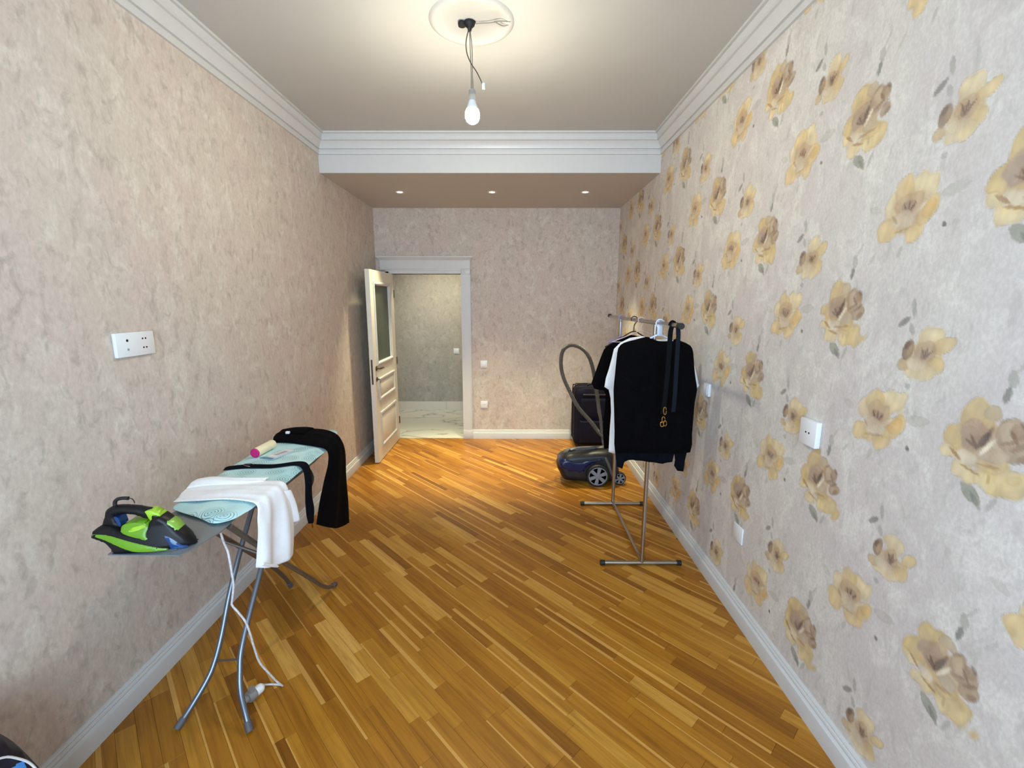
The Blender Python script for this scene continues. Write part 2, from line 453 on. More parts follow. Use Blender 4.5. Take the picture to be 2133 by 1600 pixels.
def petals_med():
    Y1, Y2, CR, DK = (218, 190, 132), (224, 205, 160), (230, 216, 186), (78, 54, 42)
    G1 = (168, 168, 152)
    return [(.18, .04, .05, .018, 10, G1, .45), (-.16, .03, .03, .014, -20, G1, .35), (.144, -.067, .009, .010, 30, (84, 84, 78), .9), (-.01, -.135, .008, .022, -20, G1, .6), (-.13, -.15, .006, .03, -35, G1, .4),
            (-.068, .024, .036, .044, 0, Y2, .85), (.036, .072, .072, .046, 8, Y2, .95), (-.02, .07, .04, .05, 0, Y1, .8), (-.082, -.064, .043, .042, 0, Y1, .9), (.040, -.080, .043, .034, 20, Y1, .85),
            (.087, -.012, .052, .032, 48, Y1, .95), (.092, -.006, .03, .02, 48, (220, 178, 104), .7), (0, .024, .055, .040, 0, (206, 176, 134), .8), (0, .016, .032, .022, 0, (160, 128, 104), .8),
            (-.012, .010, .004, .024, 25, DK, .85), (.002, .012, .004, .028, 0, DK, .85), (.016, .008, .004, .024, -35, DK, .85), (.0, -.002, .024, .010, -15, DK, .8),
            (-.010, -.030, .042, .030, -10, CR, .95), (.048, -.004, .040, .008, 40, CR, .85), (-.052, -.02, .022, .006, -50, (150, 112, 70), .6), (-.01, -.062, .045, .005, 10, (150, 112, 70), .5)]
def petals_small():
    Y1, Y2, CR, DK = (214, 188, 132), (222, 203, 158), (228, 214, 182), (88, 62, 44)
    G2, G1 = (110, 110, 102), (148, 148, 138)
    return [(-.083, .098, .030, .011, 38, G2, .8), (-.054, .142, .009, .030, 10, G1, .7), (-.050, .075, .010, .020, 20, G1, .6), (-.035, -.10, .012, .010, 0, G1, .6),
            (.02, .056, .040, .038, 0, Y2, .9), (.072, .040, .036, .020, 32, Y1, .9), (.050, -.030, .030, .028, 0, Y1, .85), (.0, -.056, .055, .024, 0, Y2, .85), (-.070, -.040, .024, .020, 0, (190, 164, 116), .85),
            (-.052, .014, .020, .034, -15, (126, 100, 72), .9), (-.056, .026, .012, .016, -30, DK, .7), (-.046, .012, .010, .022, -15, (170, 142, 102), .8), (.010, .012, .034, .032, 0, (186, 156, 120), .6), (.006, .004, .014, .018, -20, (132, 104, 80), .7), (.000, .008, .003, .022, 25, DK, .8), (.010, .010, .003, .022, -15, DK, .8), (.020, .006, .003, .020, -45, DK, .7), (-.018, -.034, .032, .019, -5, CR, .9)]
def cols(y0, y1, s): return list(np.arange(y0, y1, s))
gy = np.array(cols(YF, 0.95, 0.05) + cols(0.95, 1.7, 0.0042) + cols(1.7, 2.7, 0.0065) + cols(2.7, 4.1, 0.010) + cols(4.1, D, 0.014) + [D])
gz = np.array(cols(-0.05, ZC + 0.01, 0.0048) + [ZT + 0.12])
ny, nz = len(gy), len(gz)
YY, ZZ = np.meshgrid(gy, gz)                       # [nz, ny]
rgb = np.zeros((nz, ny, 3)); alp = np.zeros((nz, ny))
lin = lambda c: np.array(srgb(*c)[:3])
nrng = np.random.RandomState(3)
kx = nrng.uniform(-1, 1, (6, 2)) * 130; ph = nrng.uniform(0, 6.28, 6)
WOB = sum(np.sin(YY * a + ZZ * b_ + p) for (a, b_), p in zip(kx, ph)) / 6.0     # ragged watercolour edges
kx2 = nrng.uniform(-1, 1, (7, 2)) * 260
WOB2 = sum(np.sin(YY * a + ZZ * b_ * .5 + p) for (a, b_), p in zip(kx2, np.r_[ph, 1.0])) / 3.0
kx3 = nrng.uniform(-1, 1, (5, 2)) * 95
WOB3 = sum(np.sin(YY * a + ZZ * b_ + p) for (a, b_), p in zip(kx3, ph)) / 2.5
def stamp(cy, cz, shapes, sc=1.0, core=0.0):
    for dx, dz, ra, rb, ang, c, al in shapes:
        py, pz = cy - dx * sc, cz + dz * sc; R = max(ra, rb) * sc * 1.5
        i0, i1 = np.searchsorted(gz, [pz - R, pz + R]); j0, j1 = np.searchsorted(gy, [py - R, py + R])
        if i1 <= i0 or j1 <= j0: continue
        u = -(YY[i0:i1, j0:j1] - py); v = ZZ[i0:i1, j0:j1] - pz
        t = math.radians(ang); p = (u * math.cos(t) + v * math.sin(t)) / (ra * sc); q = (-u * math.sin(t) + v * math.cos(t)) / (rb * sc)
        r = np.sqrt(p * p + q * q) + 0.30 * WOB[i0:i1, j0:j1]
        if c[1] >= c[0]: r = np.maximum(np.abs(p), np.abs(q) / np.maximum(1.06 - p * p, .05)) + 0.15 * WOB[i0:i1, j0:j1]
        else: r = r + 0.16 * WOB3[i0:i1, j0:j1] * (ra > .02)
        soft = 0.12 if ra > 0.012 and rb > 0.012 else 0.3
        m = np.clip((1 - r) / soft, 0, 1) * al
        shade = (1.05 + 0.10 * WOB2[i0:i1, j0:j1] - 0.14 * np.clip(r, 0, 1) ** 2)[..., None]
        col = lin(c) * shade
        if core:
            U, W = -(YY[i0:i1, j0:j1] - cy), ZZ[i0:i1, j0:j1] - cz
            R0 = np.sqrt(U * U + W * W) / (core * sc); an = np.arctan2(W, U)
            k = (np.clip(1 - R0, 0, 1) * 0.72 + 0.10 * np.clip(np.sin(an * 23 + 2 * WOB2[i0:i1, j0:j1]) * (1.3 - R0), 0, 1))[..., None] * (ra > .015)
            col = col * (1 - k) + lin((160, 128, 102)) * k
            edge = np.clip(1 - np.abs(r - 0.86) / 0.10, 0, 1)[..., None] * 0.22 * (ra > .015)
            col = col * (1 - edge) + lin((168, 128, 78)) * edge
        col = np.clip(col, 0, 1)
        A = alp[i0:i1, j0:j1]; na = m + A * (1 - m)
        rgb[i0:i1, j0:j1] = np.where(na[..., None] > 1e-4, (col * m[..., None] + rgb[i0:i1, j0:j1] * (A * (1 - m))[..., None]) / np.maximum(na, 1e-4)[..., None], 0)
        alp[i0:i1, j0:j1] = na
def compact(ps, k, wash):
    i = next(n for n, p in enumerate(ps) if p[5][0] > 200)
    ps = [(dx * (k if p_ra > .015 and c[0] >= 160 else 1), dz * (k if p_ra > .015 and c[0] >= 160 else 1), p_ra * (1.1 if p_ra > .02 and c[0] > 205 else 1), p_rb * (1.1 if p_ra > .02 and c[0] > 205 else 1), an, c, al) for dx, dz, p_ra, p_rb, an, c, al in ps]
    return ps[:i] + [wash] + ps[i:]
PB = compact(petals_big(), .97, (.0, -.02, .084, .085, 0, (214, 190, 134), .8))
PM = compact(petals_med(), .90, (.002, -.01, .082, .080, 0, (220, 198, 146), .8))
PS = compact(petals_small(), .88, (.010, -.008, .058, .056, 0, (218, 196, 144), .85))
for k in range(-1, 8):
    yk = 1.150 + 0.5875 * k
    for n in range(-3, 4):
        zk = 1.356 + 0.673 * n + (0.330 if k % 2 else 0.0)
        if yk < 0.7 - 0.6: continue
        stamp(yk + 0.345, zk - 0.036, PM, 0.92, .10); stamp(yk + 0.212, zk + 0.196, PS, 1.0, .075); stamp(yk, zk, PB, 1.0, .10)
V = np.stack([np.full(ny * nz, XR), YY.ravel(), ZZ.ravel()], 1)
idx = np.arange(ny * nz).reshape(nz, ny)
Fq = np.stack([idx[:-1, :-1], idx[1:, :-1], idx[1:, 1:], idx[:-1, 1:]], -1).reshape(-1, 4)
# back of the wall so that it is solid
nv = len(V)
V = np.concatenate([V, [(XR + 0.12, YF, -0.05), (XR + 0.12, D, -0.05), (XR + 0.12, D, ZT + 0.12), (XR + 0.12, YF, ZT + 0.12), (XR, YF, -.05), (XR, D, -.05), (XR, D, ZT + .12), (XR, YF, ZT + .12)]])
Fq = np.concatenate([Fq, nv + np.array([(0, 1, 2, 3), (4, 5, 1, 0), (5, 6, 2, 1), (6, 7, 3, 2), (7, 4, 0, 3)])])
me = bpy.data.meshes.new('wall_right')
me.vertices.add(len(V)); me.vertices.foreach_set('co', V.ravel())
me.loops.add(len(Fq) * 4); me.loops.foreach_set('vertex_index', Fq.ravel())
me.polygons.add(len(Fq)); me.polygons.foreach_set('loop_start', np.arange(0, len(Fq) * 4, 4)); me.polygons.foreach_set('loop_total', np.full(len(Fq), 4))
me.update(calc_edges=True)
ca = me.color_attributes.new('print', 'FLOAT_COLOR', 'POINT')
CA = np.concatenate([np.concatenate([rgb.reshape(-1, 3), alp.reshape(-1, 1)], 1), np.zeros((8, 4))])
ca.data.foreach_set('color', CA.ravel().astype(np.float32))
me.materials.append(M_FLORAL)
o = bpy.data.objects.new('wall_right', me); COL.objects.link(o); o['kind'] = 'structure'

# bulkhead with fascia, soffit
bk = MB().box((XL, DB, ZB + 0.0005), (XR, D, ZT))
bulk = struct(bk, 'trim_4', M_SOFFIT, smooth=False)
MB().box((XL, DB - 0.012, ZB), (XR, DB, ZC + 0.01)).build('fascia', M_WHITE, bulk, smooth=False)

# cornice: profile (out from the wall, height below the ceiling)
CP = [(0, 0.158), (0.015, 0.158), (0.017, 0.131), (0.008, 0.127), (0.008, 0.117), (0.022, 0.115), (0.024, 0.107), (0.028, 0.094), (0.038, 0.076), (0.050, 0.063),
      (0.063, 0.060), (0.063, 0.047), (0.053, 0.043), (0.057, 0.034), (0.066, 0.022), (0.070, 0.015), (0.086, 0.014), (0.086, 0.0), (0, 0)]
def sweep_line(prof, fn, name, mat):
    """fn(out, drop, end)->3D for end 0 and 1"""
    n = len(prof); mb = MB()
    mb.add([fn(a, h, 0) for a, h in prof] + [fn(a, h, 1) for a, h in prof],
           [(i, (i + 1) % n, n + (i + 1) % n, n + i) for i in range(n)] + [tuple(range(n)), tuple(range(n, 2 * n))[::-1]])
    return struct(mb, name, mat, angle=25)
DF = DB - 0.012
sweep_line(CP, lambda a, h, e: (XL + a, DF - a if e else YF, ZT - h), 'trim_1', M_WHITE)
sweep_line(CP, lambda a, h, e: (XR - a, DF - a if e else YF, ZT - h), 'trim_2', M_WHITE)
sweep_line(CP, lambda a, h, e: ((XR - a) if e else (XL + a), DF - a, ZT - h), 'trim_3', M_WHITE)
# baseboards
BP = [(0, 0), (BT, 0), (BT, 0.070), (BT - 0.002, 0.076), (BT - 0.010, 0.079), (BT - 0.013, 0.083), (BT - 0.012, 0.091), (BT - 0.015, 0.097), (BT - 0.019, 0.100), (BT - 0.017, 0.106), (BT - 0.021, 0.112), (BT - 0.026, BH), (0, BH)]
sweep_line(BP, lambda a, h, e: (XL + a, D if e else YF, h), 'baseboard_left', M_WHITE)
sweep_line(BP, lambda a, h, e: (XR - a, D - a if e else YF, h), 'baseboard_right', M_WHITE)
sweep_line(BP, lambda a, h, e: ((XR - a) if e else -0.519, D - a, h), 'baseboard_back', M_WHITE)

# plaster rosette round the lamp hook
ros = MB().lathe([(0.212, 0.0), (0.206, -0.006), (0.196, -0.012), (0.184, -0.014), (0.172, -0.011), (0.155, -0.005), (0.13, -0.002), (0.02, -0.0015), (0.02, 0.0)], (-0.213, 2.532, ZT), seg=64)
struct(ros, 'trim_6', M_CEIL)

# door casing
cs = MB(); T = 0.028
case = struct(MB().box((DX1, D - T, 0.115), (-0.521, D, 2.06)).box((DX1 + .03, D - T - .006, 0.115), (-0.535, D - T, 2.06)), 'trim_5', M_WHITE, smooth=False)
MB().rbox((DX1, D - T - .008, 0), (-0.517, D, 0.115), .003).build('plinth', M_WHITE, case)
MB().rbox((DX1 + 0.002, D - T - .010, 2.03), (-0.519, D, 2.092), .003).build('corner_block', M_WHITE, case)
MB().box((-1.60, D - T, 0), (DX0, D, 2.06)).build('side_casing', M_WHITE, case, smooth=False)
MB().box((DX0 - .04, D - T, DZ), (DX1 + .01, D, 2.075)).build('head_casing', M_WHITE, case, smooth=False)
MB().rbox((-1.60, D - T - .004, 2.075), (-0.514, D, 2.094), .004).build('lower_bead', M_WHITE, case)
MB().box((-1.592, D - T, 2.094), (-0.521, D, 2.182)).build('frieze', M_WHITE, case, smooth=False)
HP = [(0, 2.182), (.032, 2.182), (.034, 2.192), (.042, 2.196), (.048, 2.208), (.062, 2.218), (.066, 2.222), (.066, 2.236), (0, 2.236)]
n = len(HP); hb = MB()
hb.add([(-1.592 - max(0, a - .028) * .8, D - a, h) for a, h in HP] + [(-0.521 + max(0, a - .028) * .9, D - a, h) for a, h in HP],
       [(i, (i + 1) % n, n + (i + 1) % n, n + i) for i in range(n)] + [tuple(range(n)), tuple(range(n, 2 * n))[::-1]])
hb.build('cap_moulding', M_WHITE, case)
jb = MB().box((DX1 - .0, D, 0), (DX1 + .02, D + .12, DZ)).box((DX0 - .02, D, 0), (DX0, D + .12, DZ)).box((DX0, D, DZ), (DX1, D + .12, DZ + .02))
jb.build('jamb', M_WHITE, case, smooth=False)
MB().box((DX0, D - 0.004, -0.01), (DX1, D + .12, 0.003)).build('threshold', M_MARBLE, case, smooth=False)

# door leaf, standing open along the left wall
LX0, LX1, LY0, LY1, LH = -1.487, -1.442, 4.605, 5.496, 2.03
door = bpy.data.objects.new('door_1', None); COL.objects.link(door); door.location = (LX1, LY1, 0.008); ORIGIN[door.name] = Vector(door.location)
door['kind'] = 'structure'
G = (4.735, 5.305, 1.075, 1.885)
P2 = (4.735, 5.365, 0.665, 0.905); P3 = (4.735, 5.375, 0.145, 0.535)
lf = MB()
lf.box((LX0, LY0, .008), (LX1, G[0], LH)).box((LX0, G[1], .008), (LX1, LY1, LH)).box((LX0, G[0], G[3]), (LX1, G[1], LH)).box((LX0, G[0], .008), (LX1, G[1], G[2]))
lf.build('leaf', M_DOOR, door, smooth=False)
gl = NT('frosted_glass'); gl.b.inputs['Base Color'].default_value = srgb(120, 132, 122); gl.b.inputs['Roughness'].default_value = 0.38
gl.b.inputs['Transmission Weight'].default_value = 0.75; gl.b.inputs['IOR'].default_value = 1.3
gv = gl.coords(); gl.l(gl.ramp(gl.noise(gv, 4, 2), [(0.3, srgb(112, 124, 116)), (0.7, srgb(134, 146, 136))]), gl.b.inputs['Base Color'])
MB().box((LX0 + .018, G[0] - .004, G[2] - .004), (LX0 + .026, G[1] + .004, G[3] + .004)).build('glass_pane', gl.m, door, smooth=False)
def mould(y0, y1, z0, z1, wdt, pr, name):
    prof = [(0, 0), (0, pr * .7), (wdt * .25, pr), (wdt * .6, pr * .9), (wdt * .8, pr * .45), (wdt, 0)]
    for x, sg in ((LX1, 1), (LX0, -1)):
        mb = MB(); cs_ = [(y0, z0, 1, 1), (y1, z0, -1, 1), (y1, z1, -1, -1), (y0, z1, 1, -1)]; n = len(prof)
        for y, z, sy, sz in cs_: mb.v += [(x + sg * (h + .0003), y + sy * a, z + sz * a) for a, h in prof]
        for i in range(4):
            for j in range(n - 1):
                p, q = i * n, ((i + 1) % 4) * n
                mb.f.append((p + j, p + j + 1, q + j + 1, q + j))
        mb.build(name, M_WHITE, door, angle=30)
mould(G[0] - .028, G[1] + .028, G[2] - .028, G[3] + .028, .036, .014, 'glazing_bead')
mould(*P2, .034, .013, 'panel_moulding'); mould(*P3, .036, .013, 'panel_moulding')
for q in (P2, P3):
    MB().rbox((LX1, q[0] + .05, q[2] + .05), (LX1 + .004, q[1] - .05, q[3] - .05), .002).build('raised_panel', M_DOOR, door)
MB().box((-1.474, LY0 - .002, 0.86), (-1.456, LY0, 1.12)).build('lock_plate', M_BRONZE, door, smooth=False)
h_ = MB().lathe([(0, 0), (.026, 0), (.026, .006), (.020, .009), (.009, .011), (.009, .045), (0, .045)], (LX1, 4.672, 1.02), (1, 0, 0))
h_.tube([(LX1 + .04, 4.668, 1.02), (LX1 + .044, 4.70, 1.02), (LX1 + .044, 4.76, 1.018), (LX1 + .042, 4.805, 1.014)], [.009, .010, .009, .007], 10, 4)
h_.build('handle', M_BRONZE, door)
MB().lathe([(0, 0), (.024, 0), (.024, .005), (.017, .008), (.008, .009), (.008, .022), (0, .022)], (LX1, 4.672, 0.905), (1, 0, 0)).build('key_rose', M_BRONZE, door)
MB().tube([(LX1 + .02, 4.672, .905), (LX1 + .036, 4.672, .905), (LX1 + .036, 4.672, .87)], .006, 8).build('key', M_BRONZE, door)
for z in (0.25, 1.0, 1.8):
    MB().tube([(LX1 + .004, LY1 + .006, z - .045), (LX1 + .004, LY1 + .006, z + .045)], .008, 10).build('hinge', M_BRONZE, door)

# hall beyond the door
HY = 7.08
struct(MB().box((-2.6, D + .12, -0.05), (0.6, HY + .12, 0.0)), 'floor_hall', M_MARBLE, smooth=False)
struct(MB().box((-2.6, HY, 0.0), (0.6, HY + .12, 2.8)), 'wall_hall', M_HALLPAPER, smooth=False)
struct(MB().box((-2.72, D + .12, -.05), (-2.6, HY + .12, 2.8)).box((0.6, D + .12, -.05), (0.72, HY + .12, 2.8)), 'wall_hall_side', M_HALLPAPER, smooth=False)
struct(MB().box((-2.72, D + .12, 2.68), (0.72, HY + .12, 2.8)), 'ceiling_hall', M_CEIL, smooth=False)
bb = struct(MB().box((-2.6, HY - .012, 0), (-1.088, HY, .132)), 'baseboard_hall', M_DOOR, smooth=False)
MB().box((-1.085, HY - .012, 0), (0.6, HY, .132)).build('tile', M_DOOR, bb, smooth=False)

# ================================================================== LAMPS
lamp = thing('pendant_bulb', (-0.22, 2.53, ZT), 'bare lit bulb hanging on wires from the ceiling hook', 'lamp')
M_WIRE = pbr('grey_wire', srgb(120, 114, 100), 0.5)
M_WIREB = pbr('dark_wire', srgb(64, 58, 50), 0.5)
hk = MB().lathe([(0, -.045), (.008, -.043), (.012, -.028), (.024, -.018), (.028, -.008), (.026, 0), (0, 0)], (-0.224, 2.53, ZT - .002))
hk.lathe([(0, -.02), (.018, -.02), (.02, -.008), (.014, 0), (0, 0)], (-0.262, 2.53, ZT - .002)); hk.build('ceiling_hook', M_CAP, lamp)
Y0 = 2.53
MB().tube([(-.224, Y0, ZT - .04), (-.222, Y0, 2.95), (-.219, Y0, 2.85), (-.220, Y0, 2.765)], .0022, 6, 4).build('wire', M_WIRE, lamp)
MB().tube([(-.221, Y0 - .004, ZT - .04), (-.213, Y0 - .004, 2.96), (-.212, Y0 - .004, 2.85), (-.211, Y0, 2.765)], .0022, 6, 4).build('wire', M_WIRE, lamp)
p_ = [at(977, 58, y=Y0 - .01), at(971, 85, y=Y0 - .01), at(972, 108, y=Y0 - .01), at(980, 130, y=Y0 - .01), at(994, 152, y=Y0 - .01), at(1006, 178, y=Y0 - .01)]
lw = MB().tube(p_, .0026, 6, 5).build('loose_wire', M_WIREB, lamp)
e_ = at(1007, 180, y=Y0 - .01)
MB().rbox((e_.x - .006, e_.y - .006, e_.z - .012), (e_.x + .008, e_.y + .006, e_.z + .016), .002).build('connector', M_PLASTIC, lw)
wh = MB().tube([(-.1935, 2.528, ZT - .012), (-.17, 2.528, ZT - .010), (-.12, 2.52, ZT - .012), (-.07, 2.50, ZT - .016), (-.02, 2.51, ZT - .013)], .0022, 6, 5)
wh.tube([(-.10, 2.512, ZT - .010), (-.06, 2.54, ZT - .015), (-.03, 2.535, ZT - .014)], .002, 6, 4); wh.build('spare_wire', M_WIRE, lamp)
MB().lathe([(0, .052), (.012, .052), (.017, .046), (.019, .02), (.019, 0), (0, 0)], (-.2155, Y0, 2.722)).build('socket', pbr('socket_grey', srgb(150, 148, 142), .5), lamp)
M_BULB = emit('lit_bulb', (1.0, 0.94, 0.76, 1), BULB_E)
BZ = 2.652
MB().lathe([(0, -.040), (.016, -.037), (.029, -.027), (.036, -.012), (.0375, .002), (.0355, .016), (.030, .029), (0, .029)], (-.2155, Y0, BZ), seg=32).build('bulb', M_BULB, lamp)
MB().lathe([(0, .0285), (.0305, .0285), (.0275, .040), (.0205, .056), (.0170, .072), (0, .072)], (-.2155, Y0, BZ), seg=32).build('bulb_base', M_PLASTIC, lamp)

M_LENS = emit('spot_lens', (1.0, 0.86, 0.70, 1), 25.0)
M_RING = pbr('spot_ring', srgb(222, 214, 204), .3)
for x, nm in ((-1.136, 'leftmost of three recessed spotlights under the ceiling bulkhead'), (-0.22, 'middle one of three recessed spotlights under the ceiling bulkhead'), (0.705, 'rightmost of three recessed spotlights, nearest the floral wall')):
    t = thing('recessed_spotlight', (x, 4.745, ZB), nm, 'spotlight', 'recessed spotlights in the bulkhead')
    MB().lathe([(.026, 0), (.044, 0), (.046, -.003), (.043, -.006), (.030, -.005), (.026, -.002), (.026, 0)], (x, 4.745, ZB), seg=28).build('ring', M_RING, t)
    MB().lathe([(0, -.0035), (.022, -.003), (.026, -.0015), (.026, 0), (0, 0)], (x, 4.745, ZB), seg=24).build('lens', M_LENS, t)
    s_ = light('spot_lamp', 'SPOT', (x, 4.745, ZB - .02), SPOT_E, (1.0, 0.93, 0.58), shadow_soft_size=.03, spot_size=math.radians(58), spot_blend=.8)

# ================================================================== WALL PLATES
def plate(name, label, wall, cu, cz, wu, hz, th, holes, cat, mats=None, rocker=False, group=None):
    """wall 'L','R','B': plate centre (cu along the wall, cz)"""
    def P(u, z, h):
        if wall == 'L': return Vector((XL + h, cu + u, cz + z))
        if wall == 'R': return Vector((XR - h, cu - u, cz + z))
        if wall == 'H': return Vector((cu + u, HY - h, cz + z))
        return Vector((cu + u, D - h, cz + z))
    t = thing(name, P(0, 0, 0), label, cat, group)
    def bx(u0, u1, z0, z1, h0, h1, r):
        a, b_ = P(u0, z0, h0), P(u1, z1, h1)
        return MB().rbox(tuple(min(a[i], b_[i]) for i in range(3)), tuple(max(a[i], b_[i]) for i in range(3)), r)
    bx(-wu / 2, wu / 2, -hz / 2, hz / 2, 0.0, th, .003).build('plate', M_PLASTIC, t)
    nrm = P(0, 0, 1) - P(0, 0, 0)
    if rocker: bx(-wu * .36, wu * .36, -hz * .36, hz * .36, th - .001, th + .004, .002).build('rocker', M_PLASTIC, t)
    for u, z, r, m in holes:
        MB().lathe([(0, 0), (r, 0), (r * .9, .0012), (0, .0012)], P(u, z, th), nrm, 14).build('pin_hole', m, t)
    return t
M_GREYH = pbr('grey_hole', srgb(140, 146, 148), .5)
plate('wall_socket', 'wide double outlet plate on the plain left wall above the ironing board', 'L', 1.945, 1.530, .200, .102, .016,
      [(-.045, .018, .0058, M_HOLE), (-.045, -.020, .005, M_GREYH), (.036, .021, .004, M_HOLE), (.052, .021, .004, M_HOLE), (.036, -.018, .004, M_HOLE), (.052, -.018, .004, M_HOLE)], 'socket')
plate('wall_socket', 'square white outlet with two dark holes on the floral wall, nearest the camera', 'R', 1.803, 1.181, .104, .108, .022, [(-.010, 0, .004, M_HOLE), (.010, 0, .004, M_HOLE)], 'socket')
plate('light_switch', 'small pale switch on the floral wall just right of the hanging clothes', 'R', 2.815, 1.164, .075, .080, .018, [], 'switch', rocker=True)
plate('cover_plate', 'blank white cover plate low on the floral wall above the baseboard', 'R', 2.293, 0.464, .100, .092, .008, [], 'cover plate')
plate('light_switch', 'white rocker switch on the back wall right of the doorway', 'B', -0.371, 0.951, .084, .086, .011, [], 'switch', rocker=True)
plate('wall_socket', 'white outlet low on the back wall between doorway and suitcase', 'B', -0.372, 0.440, .086, .090, .011, [(-.009, 0, .0045, M_GREYH), (.009, 0, .0045, M_GREYH)], 'socket')
plate('light_switch', 'switch on the hall wall seen through the open doorway', 'H', -0.905, 0.945, .085, .085, .010, [], 'switch', rocker=True)

# ================================================================== IRONING BOARD
BZT = 0.900
def cover_mat():
    t = NT('board_cover'); v = t.coords()
    vo = t.n('ShaderNodeTexVoronoi', voronoi_dimensions='2D', feature='F1'); vo.inputs['Scale'].default_value = 9.5; vo.inputs['Randomness'].default_value = 0.75
    t.l(v, vo.inputs['Vector'])
    m = t.n('ShaderNodeMath', operation='MULTIPLY'); t.l(vo.outputs['Distance'], m.inputs[0]); m.inputs[1].default_value = 64.0
    sn = t.n('ShaderNodeMath', operation='SINE'); t.l(m.outputs[0], sn.inputs[0])
    near = t.ramp(vo.outputs['Distance'], [(0.30, (1, 1, 1, 1)), (0.52, (0, 0, 0, 1))])
    br = t.ramp(t.noise(v, 12, 2), [(0.36, (0.3,) * 3 + (1,)), (0.52, (1, 1, 1, 1))])
    k = t.mix(1.0, t.ramp(sn.outputs[0], [(0.5, (0, 0, 0, 1)), (0.7, (0.95,) * 3 + (1,))]), near, 'MULTIPLY')
    k = t.mix(1.0, k, br, 'MULTIPLY')
    base = t.ramp(t.noise(v, 5, 3), [(0.35, srgb(178, 222, 226)), (0.65, srgb(200, 233, 234))])
    t.l(t.mix(k, base, srgb(86, 128, 136)), t.b.inputs['Base Color'])
    t.b.inputs['Roughness'].default_value = 0.55
    t.bump(t.noise(v, 30, 2), 0.2, 0.004)
    return t.m
ib = thing('ironing_board', (-1.22, 2.02, 0), 'long ironing board with pale turquoise ringed cover beside the left wall', 'ironing board')
outline = [(-1.050, 1.76), (-1.050, 2.40), (-1.064, 2.54), (-1.09, 2.66), (-1.135, 2.79), (-1.19, 2.825), (-1.27, 2.83), (-1.345, 2.815), (-1.41, 2.76), (-1.436, 2.65), (-1.432, 2.42), (-1.425, 2.15),
           (-1.405, 1.92), (-1.388, 1.76), (-1.37, 1.69), (-1.30, 1.655), (-1.20, 1.61), (-1.13, 1.572), (-1.085, 1.59), (-1.062, 1.66)]
slab(smooth_poly(outline, 3), 0.03, rim(0.011, 0.010), lambda u, v, h: (u, v, BZT - 0.011 - h),
     ripple=lambda u, v: 0.0022 * math.sin(u * 40 + v * 9) * math.sin(v * 23) * (1.5 if v < 1.75 else 0.5)).build('cover', cover_mat(), ib)
rest = [(-1.362, 1.380), (-1.120, 1.378), (-1.104, 1.410), (-1.080, 1.535), (-1.09, 1.64), (-1.37, 1.70), (-1.380, 1.56), (-1.372, 1.44)]
slab(rest, 0.05, rim(0.006, 0.004), lambda u, v, h: (u, v, BZT - 0.026 - h)).build('iron_rest', pbr('rest_enamel', srgb(126, 132, 134), .3, .3, var=.04), ib)
MB().rbox((-1.33, 1.395, BZT - .0202), (-1.27, 1.41, BZT - .0175), .001).build('rest_label', M_PLASTIC, ib)
slab([(-1.245, 1.392), (-1.145, 1.400), (-1.15, 1.425), (-1.24, 1.418)], .03, rim(.001, .0008), lambda u, v, h: (u, v, BZT - .0186 - h)).build('silicone_pad', pbr('pad_beige', srgb(150, 142, 120), .5), ib)
MB().tube([(-1.36, 1.70, .872), (-1.38, 1.95, .872), (-1.40, 2.6, .872), (-1.25, 2.80, .872), (-1.12, 2.6, .872), (-1.07, 2.3, .872), (-1.07, 1.75, .872)], .009, 8, 4).build('top_frame', M_STEEL, ib)
foot = pbr('foot_rubber', srgb(84, 80, 84), .6)
LA = {'near_right': [(-1.065, 1.536, .016), (-1.088, 1.560, .055), (-1.128, 1.603, .115), (-1.150, 1.645, .180), (-1.163, 1.705, .272), (-1.168, 1.90, .500), (-1.17, 2.22, .865)],
      'near_left': [(-1.358, 1.545, .016), (-1.338, 1.60, .055), (-1.312, 1.665, .115), (-1.300, 1.705, .165), (-1.297, 1.765, .250), (-1.297, 1.90, .470), (-1.297, 2.22, .865)]}
M_STEEL_SHADED = pbr('shaded_grey_steel', srgb(112, 104, 96), .4, .6, var=.06)  # brownish copy of the leg steel, with shade put into its colour
LB = {'far_right': [(-1.089, 2.479, .016), (-1.089, 2.40, .052), (-1.089, 2.30, .135), (-1.089, 2.20, .24), (-1.089, 1.89, .555), (-1.090, 1.60, .862)],
      'far_left': [(-1.356, 2.472, .016), (-1.356, 2.42, .10), (-1.356, 2.30, .25), (-1.356, 2.085, .478), (-1.356, 1.88, .69), (-1.355, 1.70, .865)]}
for dct, mt in ((LA, M_STEEL), (LB, M_STEEL_SHADED)):
    for k, pts in dct.items():
        lg = MB().tube(pts, .0115, 12, 6).build('leg', mt, ib)
        a_, b_ = Vector(pts[0]), Vector(pts[1]); d_ = (b_ - a_).normalized()
        MB().tube([a_ - d_ * .010, a_ + d_ * .028], .0145, 12).build('rubber_foot', foot, lg)
MB().tube([(-1.300, 1.710, .172), (-1.156, 1.672, .216)], .004, 8).build('crossbar', M_STEEL_SHADED, ib)
MB().tube([(-1.360, 1.96, .592), (-1.085, 1.96, .485)], .007, 8).build('pivot_bar', M_STEEL_SHADED, ib)
MB().tube([(-1.20, 2.20, .862), (-1.20, 2.28, .84), (-1.13, 2.33, .825), (-1.06, 2.25, .80), (-1.05, 2.20, .77)], .006, 8, 4).build('height_lever', M_CAP, ib)

